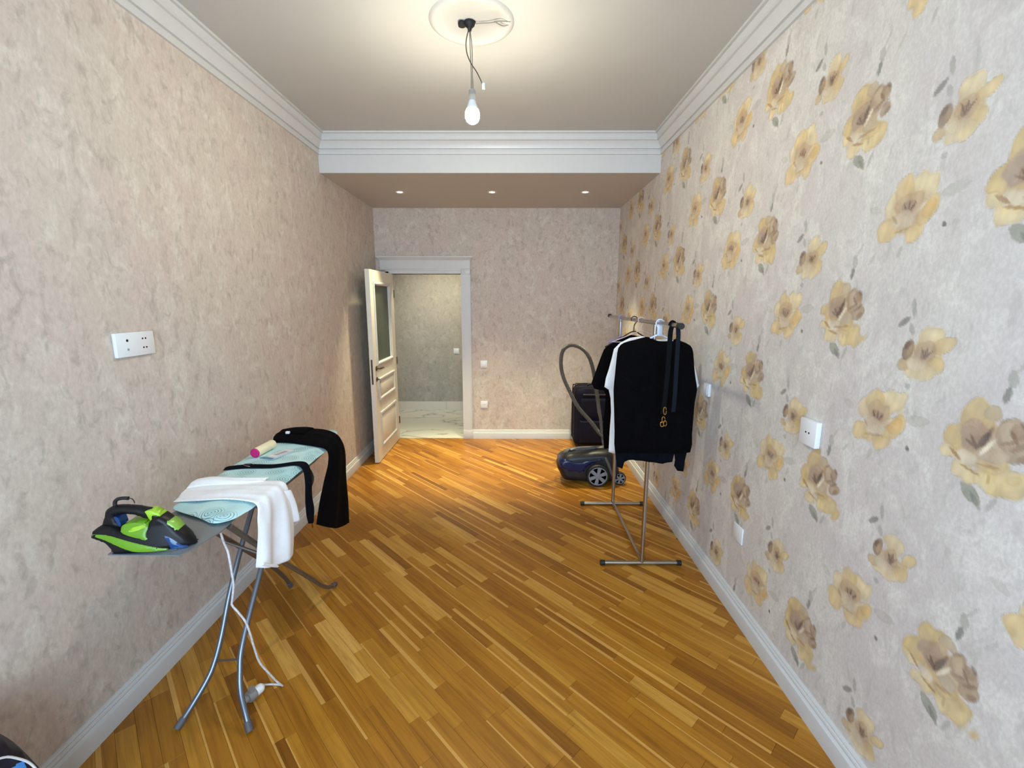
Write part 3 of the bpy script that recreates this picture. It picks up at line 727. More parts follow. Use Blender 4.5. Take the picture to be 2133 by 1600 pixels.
# power cord of the board's socket, running down to the adapter
M_CORD = pbr('white_flex', srgb(206, 204, 206), .5, var=.2, scale=90)
cord = thing('power_cord', (-1.10, 1.60, .02), 'white flex hanging from the ironing board down to the floor', 'cord')
cp = [(-1.098, 1.557, .868), (-1.112, 1.590, .80), (-1.108, 1.60, .755), (-1.103, 1.60, .673), (-1.104, 1.603, .611), (-1.117, 1.605, .548), (-1.122, 1.607, .520), (-1.105, 1.612, .485), (-1.085, 1.62, .435), (-1.078, 1.63, .37), (-1.080, 1.65, .28), (-1.078, 1.67, .20), (-1.062, 1.70, .12), (-1.050, 1.73, .05), (-1.040, 1.750, .010), (-1.052, 1.757, .007), (-1.09, 1.760, .007), (-1.125, 1.752, .012), (-1.130, 1.735, .03), (-1.124, 1.722, .040)]
MB().tube(cp, .0042, 8, 6).build('cable', M_CORD, cord)
pd = Vector((-0.42, -0.88, 0)).normalized()
pc = Vector((-1.118, 1.707, .034))
pg = MB().lathe([(0, -.020), (.010, -.020), (.017, -.014), (.0205, -.004), (.0205, .018), (0, .018)], pc, pd, 18); pg.build('plug', M_PLASTIC, cord)
ad = thing('plug_adapter', (-1.135, 1.67, 0), 'grey plug adapter lying on the floor behind the board foot', 'adapter')
M_GREY = pbr('grey_plastic', srgb(136, 132, 128), .5)
ac = pc + pd * .020
MB().lathe([(0, 0), (.022, 0), (.024, .003), (.024, .028), (.021, .032), (0, .032)], ac, pd, 22).build('adapter_body', M_GREY, ad)
MB().lathe([(0, .032), (.015, .032), (.014, .048), (.012, .06), (0, .06)], ac, pd, 18).build('adapter_neck', M_GREY, ad)
MB().lathe([(0, 0), (.014, 0), (.014, .014), (0, .014)], ac + pd * .014 + Vector((0, 0, .020)), (0, 0, 1), 16).build('side_outlet', M_GREY, ad)

# ------------------------------------------------------------------ steam iron
IO = Vector((-1.343, 1.418, BZT - .0195)); ID = Vector((0.990, 0.143, 0)).normalized(); IN = Vector((-ID.y, ID.x, 0))
def ip(cx, cy): return ((cx - 490) / 5912, (1290 - (cx - 490) * 0.079 - cy) / 5912)
def ifr(u, v, h): return IO + ID * u + IN * h + Vector((0, 0, v))
def tear(u):            # half width of the sole at u
    s = (u + 0.02) / 0.262
    if s <= 0: s = 0.001
    return 0.058 * math.sqrt(max(0.0, 1 - max(0, (s - 0.30) / 0.70) ** 2.0)) if s > 0.3 else 0.058 * (0.82 + 0.18 * math.sin(s / 0.3 * math.pi / 2))
M_IBLK = pbr('iron_black', srgb(15, 15, 18), .42, **{'Specular IOR Level': 0.3})
M_IGRN = pbr('iron_green', srgb(100, 148, 26), .34, var=.06)
M_ILIME = pbr('iron_lime', srgb(152, 196, 50), .34, var=.06)
M_IBLU = pbr('iron_blue', srgb(16, 58, 110), .2, var=.1)
M_SOLE = pbr('iron_sole', srgb(60, 70, 88), .25, .7)
iron = thing('steam_iron', tuple(IO), 'black and lime green steam iron resting on the near end of the board', 'iron')
sole = [(u, tear(u) * .92) for u in np.linspace(.0, .234, 16)]
sp_ = [(u, y) for u, y in sole] + [(u, -y) for u, y in reversed(sole[:-1])]
slab(sp_, .012, rim(.003, .002), lambda u, v, h: IO + ID * u + IN * v + Vector((0, 0, .003 - h))).build('soleplate', M_SOLE, iron)
def iron_part(pts, wfun, r, mat, name, parent=None, sp=.008, sm=3):
    poly = smooth_poly([ip(*p) for p in pts], sm) if sm else [ip(*p) for p in pts]
    return slab(poly, sp, rim(wfun, r), ifr).build(name, mat, parent or iron, angle=60)
def hullw(u, v): return max(.004, tear(u) * (0.98 - 0.30 * min(1, max(0, v / .075)) ** 1.3) if v < .08 else tear(u) * .60)
iron_part([(490, 1278), (445, 1200), (330, 1100), (190, 1035), (85, 1000), (95, 930), (110, 870), (240, 775), (420, 760), (560, 830), (700, 860), (900, 900), (1000, 860), (1120, 700), (1200, 600), (1310, 540), (1420, 600), (1520, 690), (1650, 850), (1750, 960), (1810, 1060), (1870, 1170), (1860, 1184), (1600, 1196), (1200, 1226), (800, 1256)], hullw, .010, M_IBLK, 'body')
hw_ = lambda u, v: .0195
iron_part([(240, 775), (285, 620), (330, 480), (430, 402), (560, 368), (750, 368), (900, 378), (1010, 400), (1140, 430), (1260, 490), (1400, 620), (1330, 700), (1200, 690), (1110, 660), (1000, 625), (900, 575), (760, 548), (640, 552), (530, 575), (520, 640), (560, 740), (620, 840), (430, 830)], hw_, .014, M_IBLK, 'handle')
grn = lambda e: (lambda u, v: hullw(u, v) + e)
iron_part([(150, 905), (330, 905), (560, 935), (900, 1020), (1200, 1100), (1470, 1172), (1400, 1200), (1150, 1208), (900, 1200), (700, 1140), (400, 1030), (180, 950)], grn(.0018), .002, M_IGRN, 'side_band')
iron_part([(650, 800), (690, 715), (780, 670), (920, 648), (1060, 655), (1130, 700), (1140, 780), (1125, 900), (1200, 980), (1340, 1050), (1180, 1018), (950, 945), (720, 875)], grn(.0022), .003, M_IGRN, 'water_tank')
iron_part([(820, 800), (880, 745), (1000, 705), (1090, 690), (1110, 725), (1040, 770), (930, 805), (850, 822)], grn(.0048), .002, M_ILIME, 'tank_lid')
iron_part([(1070, 455), (1180, 436), (1290, 490), (1340, 540), (1220, 535), (1190, 590), (1165, 655), (1110, 590)], lambda u, v: .0225, .004, M_ILIME, 'front_trim')
iron_part([(1275, 545), (1330, 540), (1380, 600), (1370, 640), (1310, 600)], lambda u, v: .0240, .003, M_ILIME, 'spray_button', sm=2)
iron_part([(1385, 680), (1450, 640), (1540, 690), (1620, 790), (1640, 870), (1570, 895), (1460, 860), (1390, 770)], lambda u, v: .0265, .006, pbr('iron_dial', srgb(132, 176, 66), .3), 'steam_dial')
iron_part([(1430, 915), (1510, 945), (1600, 1020), (1700, 1120), (1800, 1186), (1640, 1192), (1540, 1180), (1500, 1060)], grn(.0022), .002, M_IBLU, 'spray_window')
iron_part([(500, 575), (570, 590), (600, 690), (605, 760), (560, 755), (520, 660)], lambda u, v: .0205, .002, M_IBLU, 'rear_window', sm=2)
MB().tube([ifr(*ip(480, 430), 0), ifr(*ip(490, 320), 0), ifr(*ip(530, 260), 0), ifr(*ip(620, 228), 0), ifr(*ip(745, 225), 0)], [.0062, .006, .0058, .0058, .0064], 10, 4).build('cord_guard', M_CAP, iron)
MB().tube([ifr(*ip(745, 232), 0), ifr(*ip(780, 250), .006), ifr(*ip(790, 330), .012), ifr(*ip(770, 370), .0165)], .0018, 6, 4).build('cord_end', M_WIREB, iron)

# ------------------------------------------------------------------ cloth laid over the board
def drape(rows, th, k=6, kk=5, noise=0.0, seed=0):
    """rows: polylines with the same number of points, lofted across; thickened by th"""
    R = [catmull([Vector(p) for p in r], [0] * len(r), k)[0] for r in rows]
    n = len(R[0]); cols_ = [catmull([r[i] for r in R], [0] * len(R), kk)[0] for i in range(n)]
    m = len(cols_[0]); g = random.Random(seed); ph_ = [g.uniform(0, 6.28) for _ in range(4)]
    grid = [[cols_[i][j].copy() for j in range(m)] for i in range(n)]
    nor = [[None] * m for _ in range(n)]
    for i in range(n):
        for j in range(m):
            a = grid[min(i + 1, n - 1)][j] - grid[max(i - 1, 0)][j]; b_ = grid[i][min(j + 1, m - 1)] - grid[i][max(j - 1, 0)]
            q = a.cross(b_); nor[i][j] = q.normalized() if q.length > 1e-9 else Vector((0, 0, 1))
    if nor[2][m // 2].z < 0: nor = [[-q for q in r] for r in nor]
    mb = MB(); top = {}; bot = {}
    for i in range(n):
        for j in range(m):
            s = i / (n - 1); t = j / (m - 1)
            ds = noise * (math.sin(t * 17 + ph_[0] + s * 3) + 0.6 * math.sin(t * 31 + ph_[1] - s * 4)) * (0.2 + 0.8 * s)
            ed = min(i, n - 1 - i, j, m - 1 - j); tk = th * (0.35 if ed == 0 else 1.0)
            p = grid[i][j] + nor[i][j] * (ds + abs(noise) * 1.6)
            top[i, j] = len(mb.v); mb.v.append(tuple(p + nor[i][j] * tk))
            bot[i, j] = len(mb.v); mb.v.append(tuple(p))
    for i in range(n - 1):
        for j in range(m - 1):
            mb.f.append((top[i, j], top[i + 1, j], top[i + 1, j + 1], top[i, j + 1])); mb.f.append((bot[i, j], bot[i, j + 1], bot[i + 1, j + 1], bot[i + 1, j]))
    for i in range(n - 1):
        for j in (0, m - 1): mb.f.append((top[i, j], bot[i, j], bot[i + 1, j], top[i + 1, j]))
    for j in range(m - 1):
        for i in (0, n - 1): mb.f.append((top[i, j], top[i, j + 1], bot[i, j + 1], bot[i, j]))
    return mb
M_SHIRT = pbr('white_jersey', srgb(240, 243, 248), .75, var=.03, bump=.3, bscale=220)
M_BLACK = pbr('black_cloth', srgb(7, 6, 8), .9, var=.2, bump=.2, bscale=200, **{'Specular IOR Level': 0.06})
M_NAVY = pbr('navy_cloth', srgb(10, 13, 21), .9, var=.2, bump=.25, bscale=240, **{'Specular IOR Level': 0.08})
ZS = BZT + .0015
ts = thing('white_shirt', (-1.2, 1.85, BZT), 'crumpled white T-shirt draped across the ironing board and hanging over its edge', 'shirt')
xe = -1.028
rows = [[(-1.385, 1.715, ZS), (-1.29, 1.728, ZS), (-1.19, 1.742, ZS), (-1.09, 1.722, ZS + .002), (xe - .012, 1.700, ZS - .004), (xe, 1.675, ZS - .05), (xe + .006, 1.660, .800), (xe + .004, 1.640, .72), (xe + .004, 1.625, .673)],
        [(-1.400, 1.765, ZS), (-1.29, 1.775, ZS + .004), (-1.19, 1.785, ZS), (-1.09, 1.770, ZS + .002), (xe - .012, 1.755, ZS - .002), (xe + .006, 1.735, ZS - .05), (xe + .016, 1.715, .790), (xe + .020, 1.700, .70), (xe + .018, 1.690, .632)],
        [(-1.420, 1.815, ZS), (-1.29, 1.83, ZS), (-1.19, 1.835, ZS + .005), (-1.09, 1.820, ZS + .004), (xe - .012, 1.815, ZS), (xe + .002, 1.805, ZS - .05), (xe - .004, 1.785, .780), (xe - .006, 1.77, .68), (xe - .008, 1.760, .598)],
        [(-1.430, 1.865, ZS), (-1.30, 1.885, ZS), (-1.19, 1.885, ZS), (-1.09, 1.880, ZS + .003), (xe - .012, 1.875, ZS), (xe + .010, 1.870, ZS - .05), (xe + .024, 1.855, .775), (xe + .030, 1.84, .67), (xe + .026, 1.825, .580)],
        [(-1.434, 1.910, ZS + .002), (-1.31, 1.925, ZS + .004), (-1.20, 1.925, ZS + .004), (-1.10, 1.935, ZS + .003), (xe - .014, 1.925, ZS), (xe, 1.925, ZS - .05), (xe + .004, 1.930, .78), (xe + .002, 1.925, .68), (xe + .002, 1.895, .566)]]
drape(rows, .003, noise=.0030, seed=4).build('cloth', M_SHIRT, ts, angle=80)
rows = [[(-1.428, 1.850, ZS + .003), (-1.36, 1.880, ZS + .004), (-1.25, 1.895, ZS + .004), (-1.13, 1.915, ZS + .003)],
        [(-1.436, 1.900, ZS + .012), (-1.37, 1.922, ZS + .018), (-1.25, 1.926, ZS + .013), (-1.13, 1.940, ZS + .006)],
        [(-1.436, 1.945, ZS + .006), (-1.37, 1.960, ZS + .008), (-1.25, 1.955, ZS + .007), (-1.13, 1.965, ZS + .005)]]
drape(rows, .004, noise=.0025, seed=8).build('collar_fold', M_SHIRT, ts, angle=80)
rows = [[(xe + .004, 1.885, ZS - .02), (xe + .008, 1.895, .80), (xe + .010, 1.905, .72)], [(xe + .012, 1.920, ZS - .03), (xe + .024, 1.935, .79), (xe + .030, 1.945, .708)], [(xe + .002, 1.945, ZS - .045), (xe + .010, 1.962, .79), (xe + .008, 1.972, .716)]]
drape(rows, .003, noise=.001, seed=9).build('sleeve', M_SHIRT, ts, angle=80)
rows = [[(xe + .028, 1.640, .688), (xe + .030, 1.690, .648), (xe + .028, 1.735, .616)], [(xe + .034, 1.636, .682), (xe + .037, 1.690, .641), (xe + .034, 1.738, .608)], [(xe + .026, 1.632, .676), (xe + .029, 1.690, .634), (xe + .026, 1.741, .600)]]
drape(rows, .002, seed=2).build('hem', M_SHIRT, ts, angle=80)

tr = thing('black_trousers', (-1.2, 2.55, BZT), 'black trousers draped over the far end of the ironing board', 'trousers')
rows = [[(-1.400, 2.515, ZS), (-1.31, 2.510, ZS), (-1.24, 2.487, ZS), (-1.13, 2.445, ZS), (xe - .010, 2.385, ZS - .002), (xe + .004, 2.360, .84), (xe, 2.300, .76), (xe - .004, 2.235, .670), (xe, 2.165, .575)],
        [(-1.43, 2.585, ZS + .010), (-1.32, 2.580, ZS + .014), (-1.24, 2.560, ZS + .014), (-1.13, 2.530, ZS + .012), (xe - .010, 2.455, ZS + .004), (xe + .020, 2.42, .84), (xe + .024, 2.375, .72), (xe + .022, 2.33, .60), (xe + .020, 2.290, .490)],
        [(-1.44, 2.655, ZS + .014), (-1.32, 2.650, ZS + .020), (-1.24, 2.640, ZS + .020), (-1.13, 2.60, ZS + .016), (xe - .014, 2.53, ZS + .006), (xe + .016, 2.51, .83), (xe + .012, 2.475, .68), (xe + .008, 2.45, .54), (xe + .006, 2.420, .420)],
        [(-1.425, 2.715, ZS + .004), (-1.31, 2.735, ZS + .008), (-1.20, 2.735, ZS + .008), (-1.11, 2.680, ZS + .004), (xe - .024, 2.600, ZS), (xe + .004, 2.590, .83), (xe + .006, 2.585, .68), (xe + .010, 2.585, .52), (xe + .012, 2.575, .372)]]
drape(rows, .010, noise=.0022, seed=5).build('trouser_leg', M_BLACK, tr, angle=80)
rows = [[(-1.41, 2.60, ZS + .018), (-1.33, 2.60, ZS + .028), (-1.25, 2.585, ZS + .026)], [(-1.43, 2.67, ZS + .024), (-1.33, 2.685, ZS + .036), (-1.25, 2.67, ZS + .030)], [(-1.42, 2.735, ZS + .008), (-1.33, 2.755, ZS + .014), (-1.25, 2.745, ZS + .012)]]
drape(rows, .008, noise=.002, seed=6).build('waistband', M_BLACK, tr, angle=80)
q_ = at(600, 902, z=.94)
MB().rbox((q_.x - .012, q_.y - .008, q_.z - .004), (q_.x + .010, q_.y + .008, q_.z + .010), .002).build('white_tag', M_PLASTIC, tr)

bl = thing('fabric_belt', (-1.2, 2.12, BZT), 'narrow black fabric belt laid straight across the board, its end hanging down', 'belt')
rows = [[(-1.412, 2.075, ZS), (-1.32, 2.105, ZS), (-1.20, 2.108, ZS), (-1.10, 2.145, ZS), (xe - .014, 2.105, ZS - .003), (xe + .004, 2.085, .84), (xe + .004, 2.072, .75), (xe + .004, 2.072, .67), (xe + .004, 2.085, .622)],
        [(-1.412, 2.098, ZS + .008), (-1.32, 2.130, ZS + .006), (-1.20, 2.132, ZS + .005), (-1.10, 2.172, ZS + .004), (xe - .014, 2.135, ZS), (xe + .014, 2.118, .84), (xe + .016, 2.105, .75), (xe + .016, 2.110, .67), (xe + .014, 2.108, .612)],
        [(-1.405, 2.122, ZS), (-1.32, 2.155, ZS), (-1.20, 2.155, ZS), (-1.10, 2.200, ZS), (xe - .014, 2.170, ZS - .003), (xe + .004, 2.15, .84), (xe + .006, 2.135, .75), (xe + .006, 2.145, .67), (xe + .004, 2.125, .612)]]
drape(rows, .004, noise=.0006, seed=3).build('band', M_NAVY, bl, angle=80)
MB().tube([(-1.30, 2.112, ZS + .008), (-1.33, 2.118, ZS + .011), (-1.345, 2.135, ZS + .011), (-1.32, 2.146, ZS + .011), (-1.295, 2.135, ZS + .010)], .0022, 6, 3).build('buckle', M_CHROME, bl)
MB().tube([(xe + .010, 2.110, .612), (xe + .011, 2.112, .598), (xe + .010, 2.114, .585)], .003, 6).build('metal_tip', pbr('brass', srgb(150, 110, 44), .3, 1.0), bl)

lr = thing('lint_roller', (-1.36, 2.33, BZT), 'lint roller with cream sheet and magenta end cap lying on the board', 'lint roller')
la, lb_ = Vector((-1.362, 2.262, BZT + .026)), Vector((-1.352, 2.418, BZT + .026)); ld = (lb_ - la).normalized()
MB().lathe([(0, .004), (.0235, .004), (.0245, .008), (.0245, .156), (.0235, .160), (0, .160)], la, ld, 26).build('paper_roll', pbr('cream_paper', srgb(240, 228, 190), .6, var=.03), lr)
MB().lathe([(0, -.006), (.012, -.006), (.014, -.003), (.021, -.003), (.0245, .0), (.0255, .004), (0, .004)], la, ld, 26).build('end_cap', pbr('magenta_cap', srgb(186, 22, 110), .35, var=.06), lr)
pk = thing('small_packet', (-1.27, 2.33, BZT), 'flat clear packet with white card beside the lint roller', 'packet')
pa = [(-1.330, 2.245), (-1.255, 2.225), (-1.195, 2.375), (-1.262, 2.398)]
slab(pa, .03, rim(.003, .002), lambda u, v, h: (u, v, BZT + .0032 - h)).build('sleeve', pbr('packet_film', srgb(196, 214, 224), .15, var=.05), pk)
slab([(-1.305, 2.272), (-1.250, 2.258), (-1.205, 2.368), (-1.258, 2.385)], .03, rim(.0006, .0004), lambda u, v, h: (u, v, BZT + .0068 - h)).build('card', M_PLASTIC, pk)
slab([(-1.284, 2.290), (-1.254, 2.282), (-1.226, 2.350), (-1.252, 2.358)], .03, rim(.0004, .0003), lambda u, v, h: (u, v, BZT + .0078 - h)).build('printed_panel', pbr('print_grey', srgb(176, 170, 176), .5), pk)
slab([(-1.330, 2.245), (-1.255, 2.225), (-1.250, 2.240), (-1.315, 2.262)], .03, rim(.0015, .001), lambda u, v, h: (u, v, BZT + .0075 - h)).build('blue_flap', pbr('packet_blue', srgb(70, 124, 158), .3), pk)

# ================================================================== CLOTHES RACK
PX, PN, PF, RZ, RR = 0.845, 2.722, 3.612, 1.590, .0125
rk = thing('clothes_rack', (PX, 3.16, 0), 'chrome tube clothes rack standing by the floral wall', 'clothes rack')
MB().tube([(PX, 2.315, RZ), (PX, 4.02, RZ - .006)], RR, 14).build('top_rail', M_CHROME, rk)
for y in (2.315, 4.02):
    s_ = -1 if y < 3 else 1
    MB().tube([(PX, y - .012 * s_, RZ), (PX, y + .020 * s_, RZ)], .0165, 14).build('rail_cap', M_CAP, rk)
for y in (PN, PF):
    MB().tube([(PX, y, .022), (PX, y, .85)], .0135, 14).tube([(PX, y, .85), (PX, y, RZ - .008)], .011, 14).build('pole', M_CHROME, rk)
    fb = MB().tube([(.580, y, .0175), (1.096, y, .0175)], .0135, 14).build('foot_bar', M_CHROME, rk)
    for x in (.580, 1.096):
        s_ = -1 if x < .8 else 1
        MB().tube([(x - .022 * s_, y, .0175), (x + .008 * s_, y, .0175)], .0168, 14).build('end_cap', M_CAP, fb)
MB().tube([(PX, PN, .030), (PX, PF, .030)], .0115, 14).build('base_rail', M_CHROME, rk)
MB().tube([(PX, PN + .02, .06), (PX, PN + .10, .032)], .010, 10).build('brace', M_CHROME, rk)

def wire_hanger(name, y, label, mat, half_w, drop, r=.003, flip=1, thick_clip=False, neck=.068):
    t = thing(name, (PX, y, RZ), label, 'hanger', 'hangers on the rail')
    hp = [(PX + flip * .020, y, RZ - .010), (PX + flip * .022, y, RZ + .008), (PX + flip * .008, y, RZ + .019), (PX - flip * .012, y, RZ + .016), (PX - flip * .021, y, RZ - .002), (PX - flip * .012, y, RZ - .022), (PX, y, RZ - .042), (PX, y, RZ - neck)]
    MB().tube(hp, r, 8, 4).build('hook', mat, t)
    z = RZ - neck
    MB().tube([(PX - half_w, y, z - drop), (PX - half_w * .55, y, z - drop * .55), (PX - .03, y, z - .010), (PX, y, z), (PX + .03, y, z - .010), (PX + half_w * .55, y, z - drop * .55), (PX + half_w, y, z - drop)], r * 1.25, 8, 4).build('shoulder_bar', mat, t)
    MB().tube([(PX - half_w, y, z - drop), (PX + half_w, y, z - drop - .005)], r, 8).build('trouser_bar', mat, t)
    if thick_clip:
        MB().rbox((PX - .012, y - .006, RZ - .075), (PX + .016, y + .006, RZ + .012), .004).build('clip', mat, t)
    return t
M_HW = pbr('hanger_white', srgb(196, 212, 236), .3); M_HB = pbr('hanger_black', srgb(34, 28, 28), .4); M_HP = pbr('hanger_lilac', srgb(150, 140, 190), .35)
def garment(name, y, px_pts, mat, label, thick, cat, wob=.006, fx=13, sm=2):
    poly = [at(a, b_, y=y) for a, b_ in px_pts]; poly = [(p.x, p.z) for p in poly]
    cx = sum(p[0] for p in poly) / len(poly); zc = sum(p[1] for p in poly) / len(poly)
    t = thing(name, (PX, y, zc), label, cat, 'clothes hung on the rail')
    f = lambda u, v, d: .0015 + thick * math.sqrt(min(1, d / .07))
    rp = lambda u, v: wob * math.sin((u - PX) * 2 * math.pi * fx + 2 * math.sin(v * 5)) * min(1, max(0, (RZ - .25 - v) / .5))
    slab(smooth_poly(poly, sm) if sm > 1 else poly, .016, f, lambda u, v, h: (u, y + h, v), ripple=rp).build('cloth', mat, t, angle=80)
    return t
# front black sweater
YS = 2.640
wire_hanger('clothes_hanger', YS, 'pale blue hanger with clip holding the front black sweater', M_HW, .17, .075, .0042, 1, True)
garment('black_sweater', YS, [(1288, 725), (1300, 714), (1322, 708), (1345, 702), (1356, 704), (1366, 709), (1380, 711), (1398, 710), (1408, 706), (1420, 711), (1438, 720), (1444, 735), (1446, 765), (1449, 790), (1452, 812), (1447, 838), (1444, 870), (1441, 905), (1437, 942), (1400, 944), (1350, 944), (1300, 943), (1281, 942), (1280, 900), (1279, 850), (1278, 812), (1281, 780), (1284, 750)], M_BLACK,
        'black crew neck sweater hanging at the front of the rack', .024, 'sweater', .003)
YN = 2.684
garment('navy_sweater', YN, [(1292, 740), (1325, 718), (1360, 712), (1395, 716), (1425, 730), (1436, 800), (1434, 900), (1430, 942), (1426, 960), (1423, 982), (1411, 981), (1404, 970), (1406, 958), (1404, 944), (1400, 962), (1380, 966), (1350, 962), (1318, 958), (1308, 959), (1300, 962), (1296, 976), (1285, 972), (1281, 940), (1284, 850)], M_NAVY,
        'navy sweater behind the black one, its ribbed hem and cuffs showing below', .014, 'sweater', .003, sm=1)
YW = 2.93
garment('white_shirt', YW, [(1262, 788), (1268, 770), (1274, 748), (1279, 727), (1292, 714), (1312, 704), (1338, 700), (1362, 708), (1392, 706), (1420, 718), (1438, 735), (1449, 770), (1456, 803), (1452, 809), (1440, 800), (1432, 812), (1430, 940), (1350, 945), (1276, 944), (1268, 942), (1270, 900), (1273, 860), (1272, 830), (1268, 812), (1259, 806)], M_SHIRT,
        'white short sleeved shirt hanging behind the sweaters, edge showing at left', .012, 'shirt', .004, sm=1)
YB = 3.2
wire_hanger('clothes_hanger', YB, 'black wire hanger whose hook crosses the middle of the rail', M_HB, .20, .110, .0036, -1, neck=.085)
garment('black_shirt', YB, [(1232, 798), (1240, 776), (1250, 748), (1258, 728), (1268, 717), (1290, 706), (1312, 697), (1328, 700), (1350, 702), (1380, 712), (1400, 730), (1412, 790), (1396, 800), (1392, 930), (1320, 936), (1258, 934), (1256, 900), (1259, 860), (1262, 822), (1258, 814), (1238, 810)], M_BLACK,
        'black short sleeved shirt hanging furthest left on the rack', .016, 'shirt', .004, sm=1)
wire_hanger('clothes_hanger', 3.585, 'lilac hanger with narrow hook at the far end of the rail', M_HP, .10, .05, .0036, 1, neck=.15)
wire_hanger('clothes_hanger', 3.02, 'thin pale hanger between the black and white shirts', pbr('hanger_pink', srgb(196, 178, 186), .35), .19, .075, .0026, -1)

# belt looped over the near end of the rail
YT = 2.44
bt = thing('black_belt', (PX, YT, RZ), 'black belt with gold clasp looped over the near end of the rail', 'belt')
def strip(pts, hw, th, name, mat, par):
    """flat band in planes of constant y offset, width along x"""
    P_, _ = catmull([Vector(p) for p in pts], [0] * len(pts), 6)
    mb = MB(); n = len(P_)
    for p in P_:
        mb.v += [(p.x - hw, p.y - th, p.z), (p.x + hw, p.y - th, p.z), (p.x + hw, p.y + th, p.z), (p.x - hw, p.y + th, p.z)]
    for i in range(n - 1):
        for k in range(4): mb.f.append((i * 4 + k, i * 4 + (k + 1) % 4, i * 4 + 4 + (k + 1) % 4, i * 4 + 4 + k))
    mb.f += [(0, 3, 2, 1), tuple((n - 1) * 4 + k for k in range(4))]
    return mb.build(name, mat, par, angle=50)
def pw(px, py, y): p = at(px, py, y=y); return (p.x, p.y, p.z)
M_BELT = pbr('belt_black', srgb(6, 7, 11), .6, var=.2, **{'Specular IOR Level': 0.08}); M_BELT_HILITE = pbr('belt_highlight', srgb(8, 17, 26), .5, var=.2, **{'Specular IOR Level': 0.12})  # second strap's bluish black has a slight highlight put into the colour
strip([pw(1403, 672, YT - .016), pw(1397, 690, YT - .016), pw(1394, 730, YT - .02), pw(1390, 780, YT - .02), pw(1385, 830, YT - .02), pw(1381, 862, YT - .02)], .0125, .0022, 'strap', M_BELT, bt)
strip([pw(1408, 672, YT + .006), pw(1413, 690, YT + .004), pw(1411, 730, YT), pw(1408, 780, YT), pw(1405, 830, YT), pw(1402, 858, YT)], .0115, .0022, 'strap', M_BELT_HILITE, bt)
MB().tube([(PX - .018, YT - .012, RZ - .004), (PX - .012, YT - .012, RZ + .013), (PX, YT - .01, RZ + .019), (PX + .014, YT - .006, RZ + .013), (PX + .020, YT - .004, RZ - .004)], .006, 8, 4).build('loop', M_BELT, bt)
M_GOLD = pbr('gold_metal', srgb(206, 164, 84), .25, 1.0)
cl = MB()
for cx, cy, rx, rz in ((1385, 856, 3.0, 8), (1382, 874, 3.2, 6), (1379, 884, 3.6, 5), (1385, 882, 3.6, 5.5)):
    cl.tube([pw(cx + rx * math.cos(a), cy + rz * math.sin(a), YT - .026) for a in np.linspace(0, 6.0, 12)], .0022, 6)
cl.build('clasp', M_GOLD, bt)

# ================================================================== VACUUM CLEANER
VY = 4.17
M_VBLK = pbr('vac_dark', srgb(22, 24, 28), .42); M_VBLU = pbr('vac_blue', srgb(14, 28, 70), .24, var=.12); M_HUB = pbr('hub_grey', srgb(128, 132, 140), .4)
M_HOSE = pbr('hose_grey', srgb(86, 82, 76), .5)
M_VGRY = pbr('vac_grey', srgb(96, 94, 92), .42)
vac = thing('vacuum_cleaner', (.72, VY, 0), 'dark blue canister vacuum cleaner with big spoked wheel on the floor', 'vacuum cleaner')
def vpt(a, b_, y=4.05): p = at(980 + a / 5, 720 + b_ / 5, y=y); return (p.x, p.z)
def vac_part(pts, hw, r, mat, name, sp=.02, yc=VY, par=None, sm=3):
    return slab(smooth_poly([vpt(*p) for p in pts], sm), sp, rim(hw, r), lambda u, v, h: (u, yc + h, v)).build(name, mat, par or vac, angle=60)
vac_part([(912, 1290), (930, 1325), (965, 1392), (1030, 1418), (1200, 1430), (1400, 1430), (1520, 1420), (1560, 1340), (1540, 1230), (1500, 1150), (1420, 1112), (1250, 1118), (1100, 1130), (1010, 1150), (950, 1205), (918, 1250)], .135, .06, M_VBLK, 'body')
vac_part([(935, 1215), (1000, 1180), (1120, 1195), (1250, 1175), (1380, 1165), (1420, 1200), (1300, 1225), (1220, 1270), (1170, 1330), (1050, 1318), (960, 1290), (930, 1250)], .1385, .02, M_VBLU, 'side_shell')
vac_part([(985, 1160), (1030, 1118), (1150, 1100), (1320, 1092), (1430, 1088), (1440, 1108), (1300, 1118), (1120, 1128), (1040, 1145), (1010, 1175)], .03, .012, M_VGRY, 'carry_handle')
vac_part([(1070, 1160), (1160, 1152), (1200, 1175), (1160, 1195), (1070, 1195)], .10, .01, M_VGRY, 'top_panel')
vac_part([(1150, 1152), (1185, 1152), (1200, 1190), (1180, 1195)], .102, .004, pbr('vac_chrome', srgb(190, 200, 180), .2, .8), 'power_button', sp=.008)
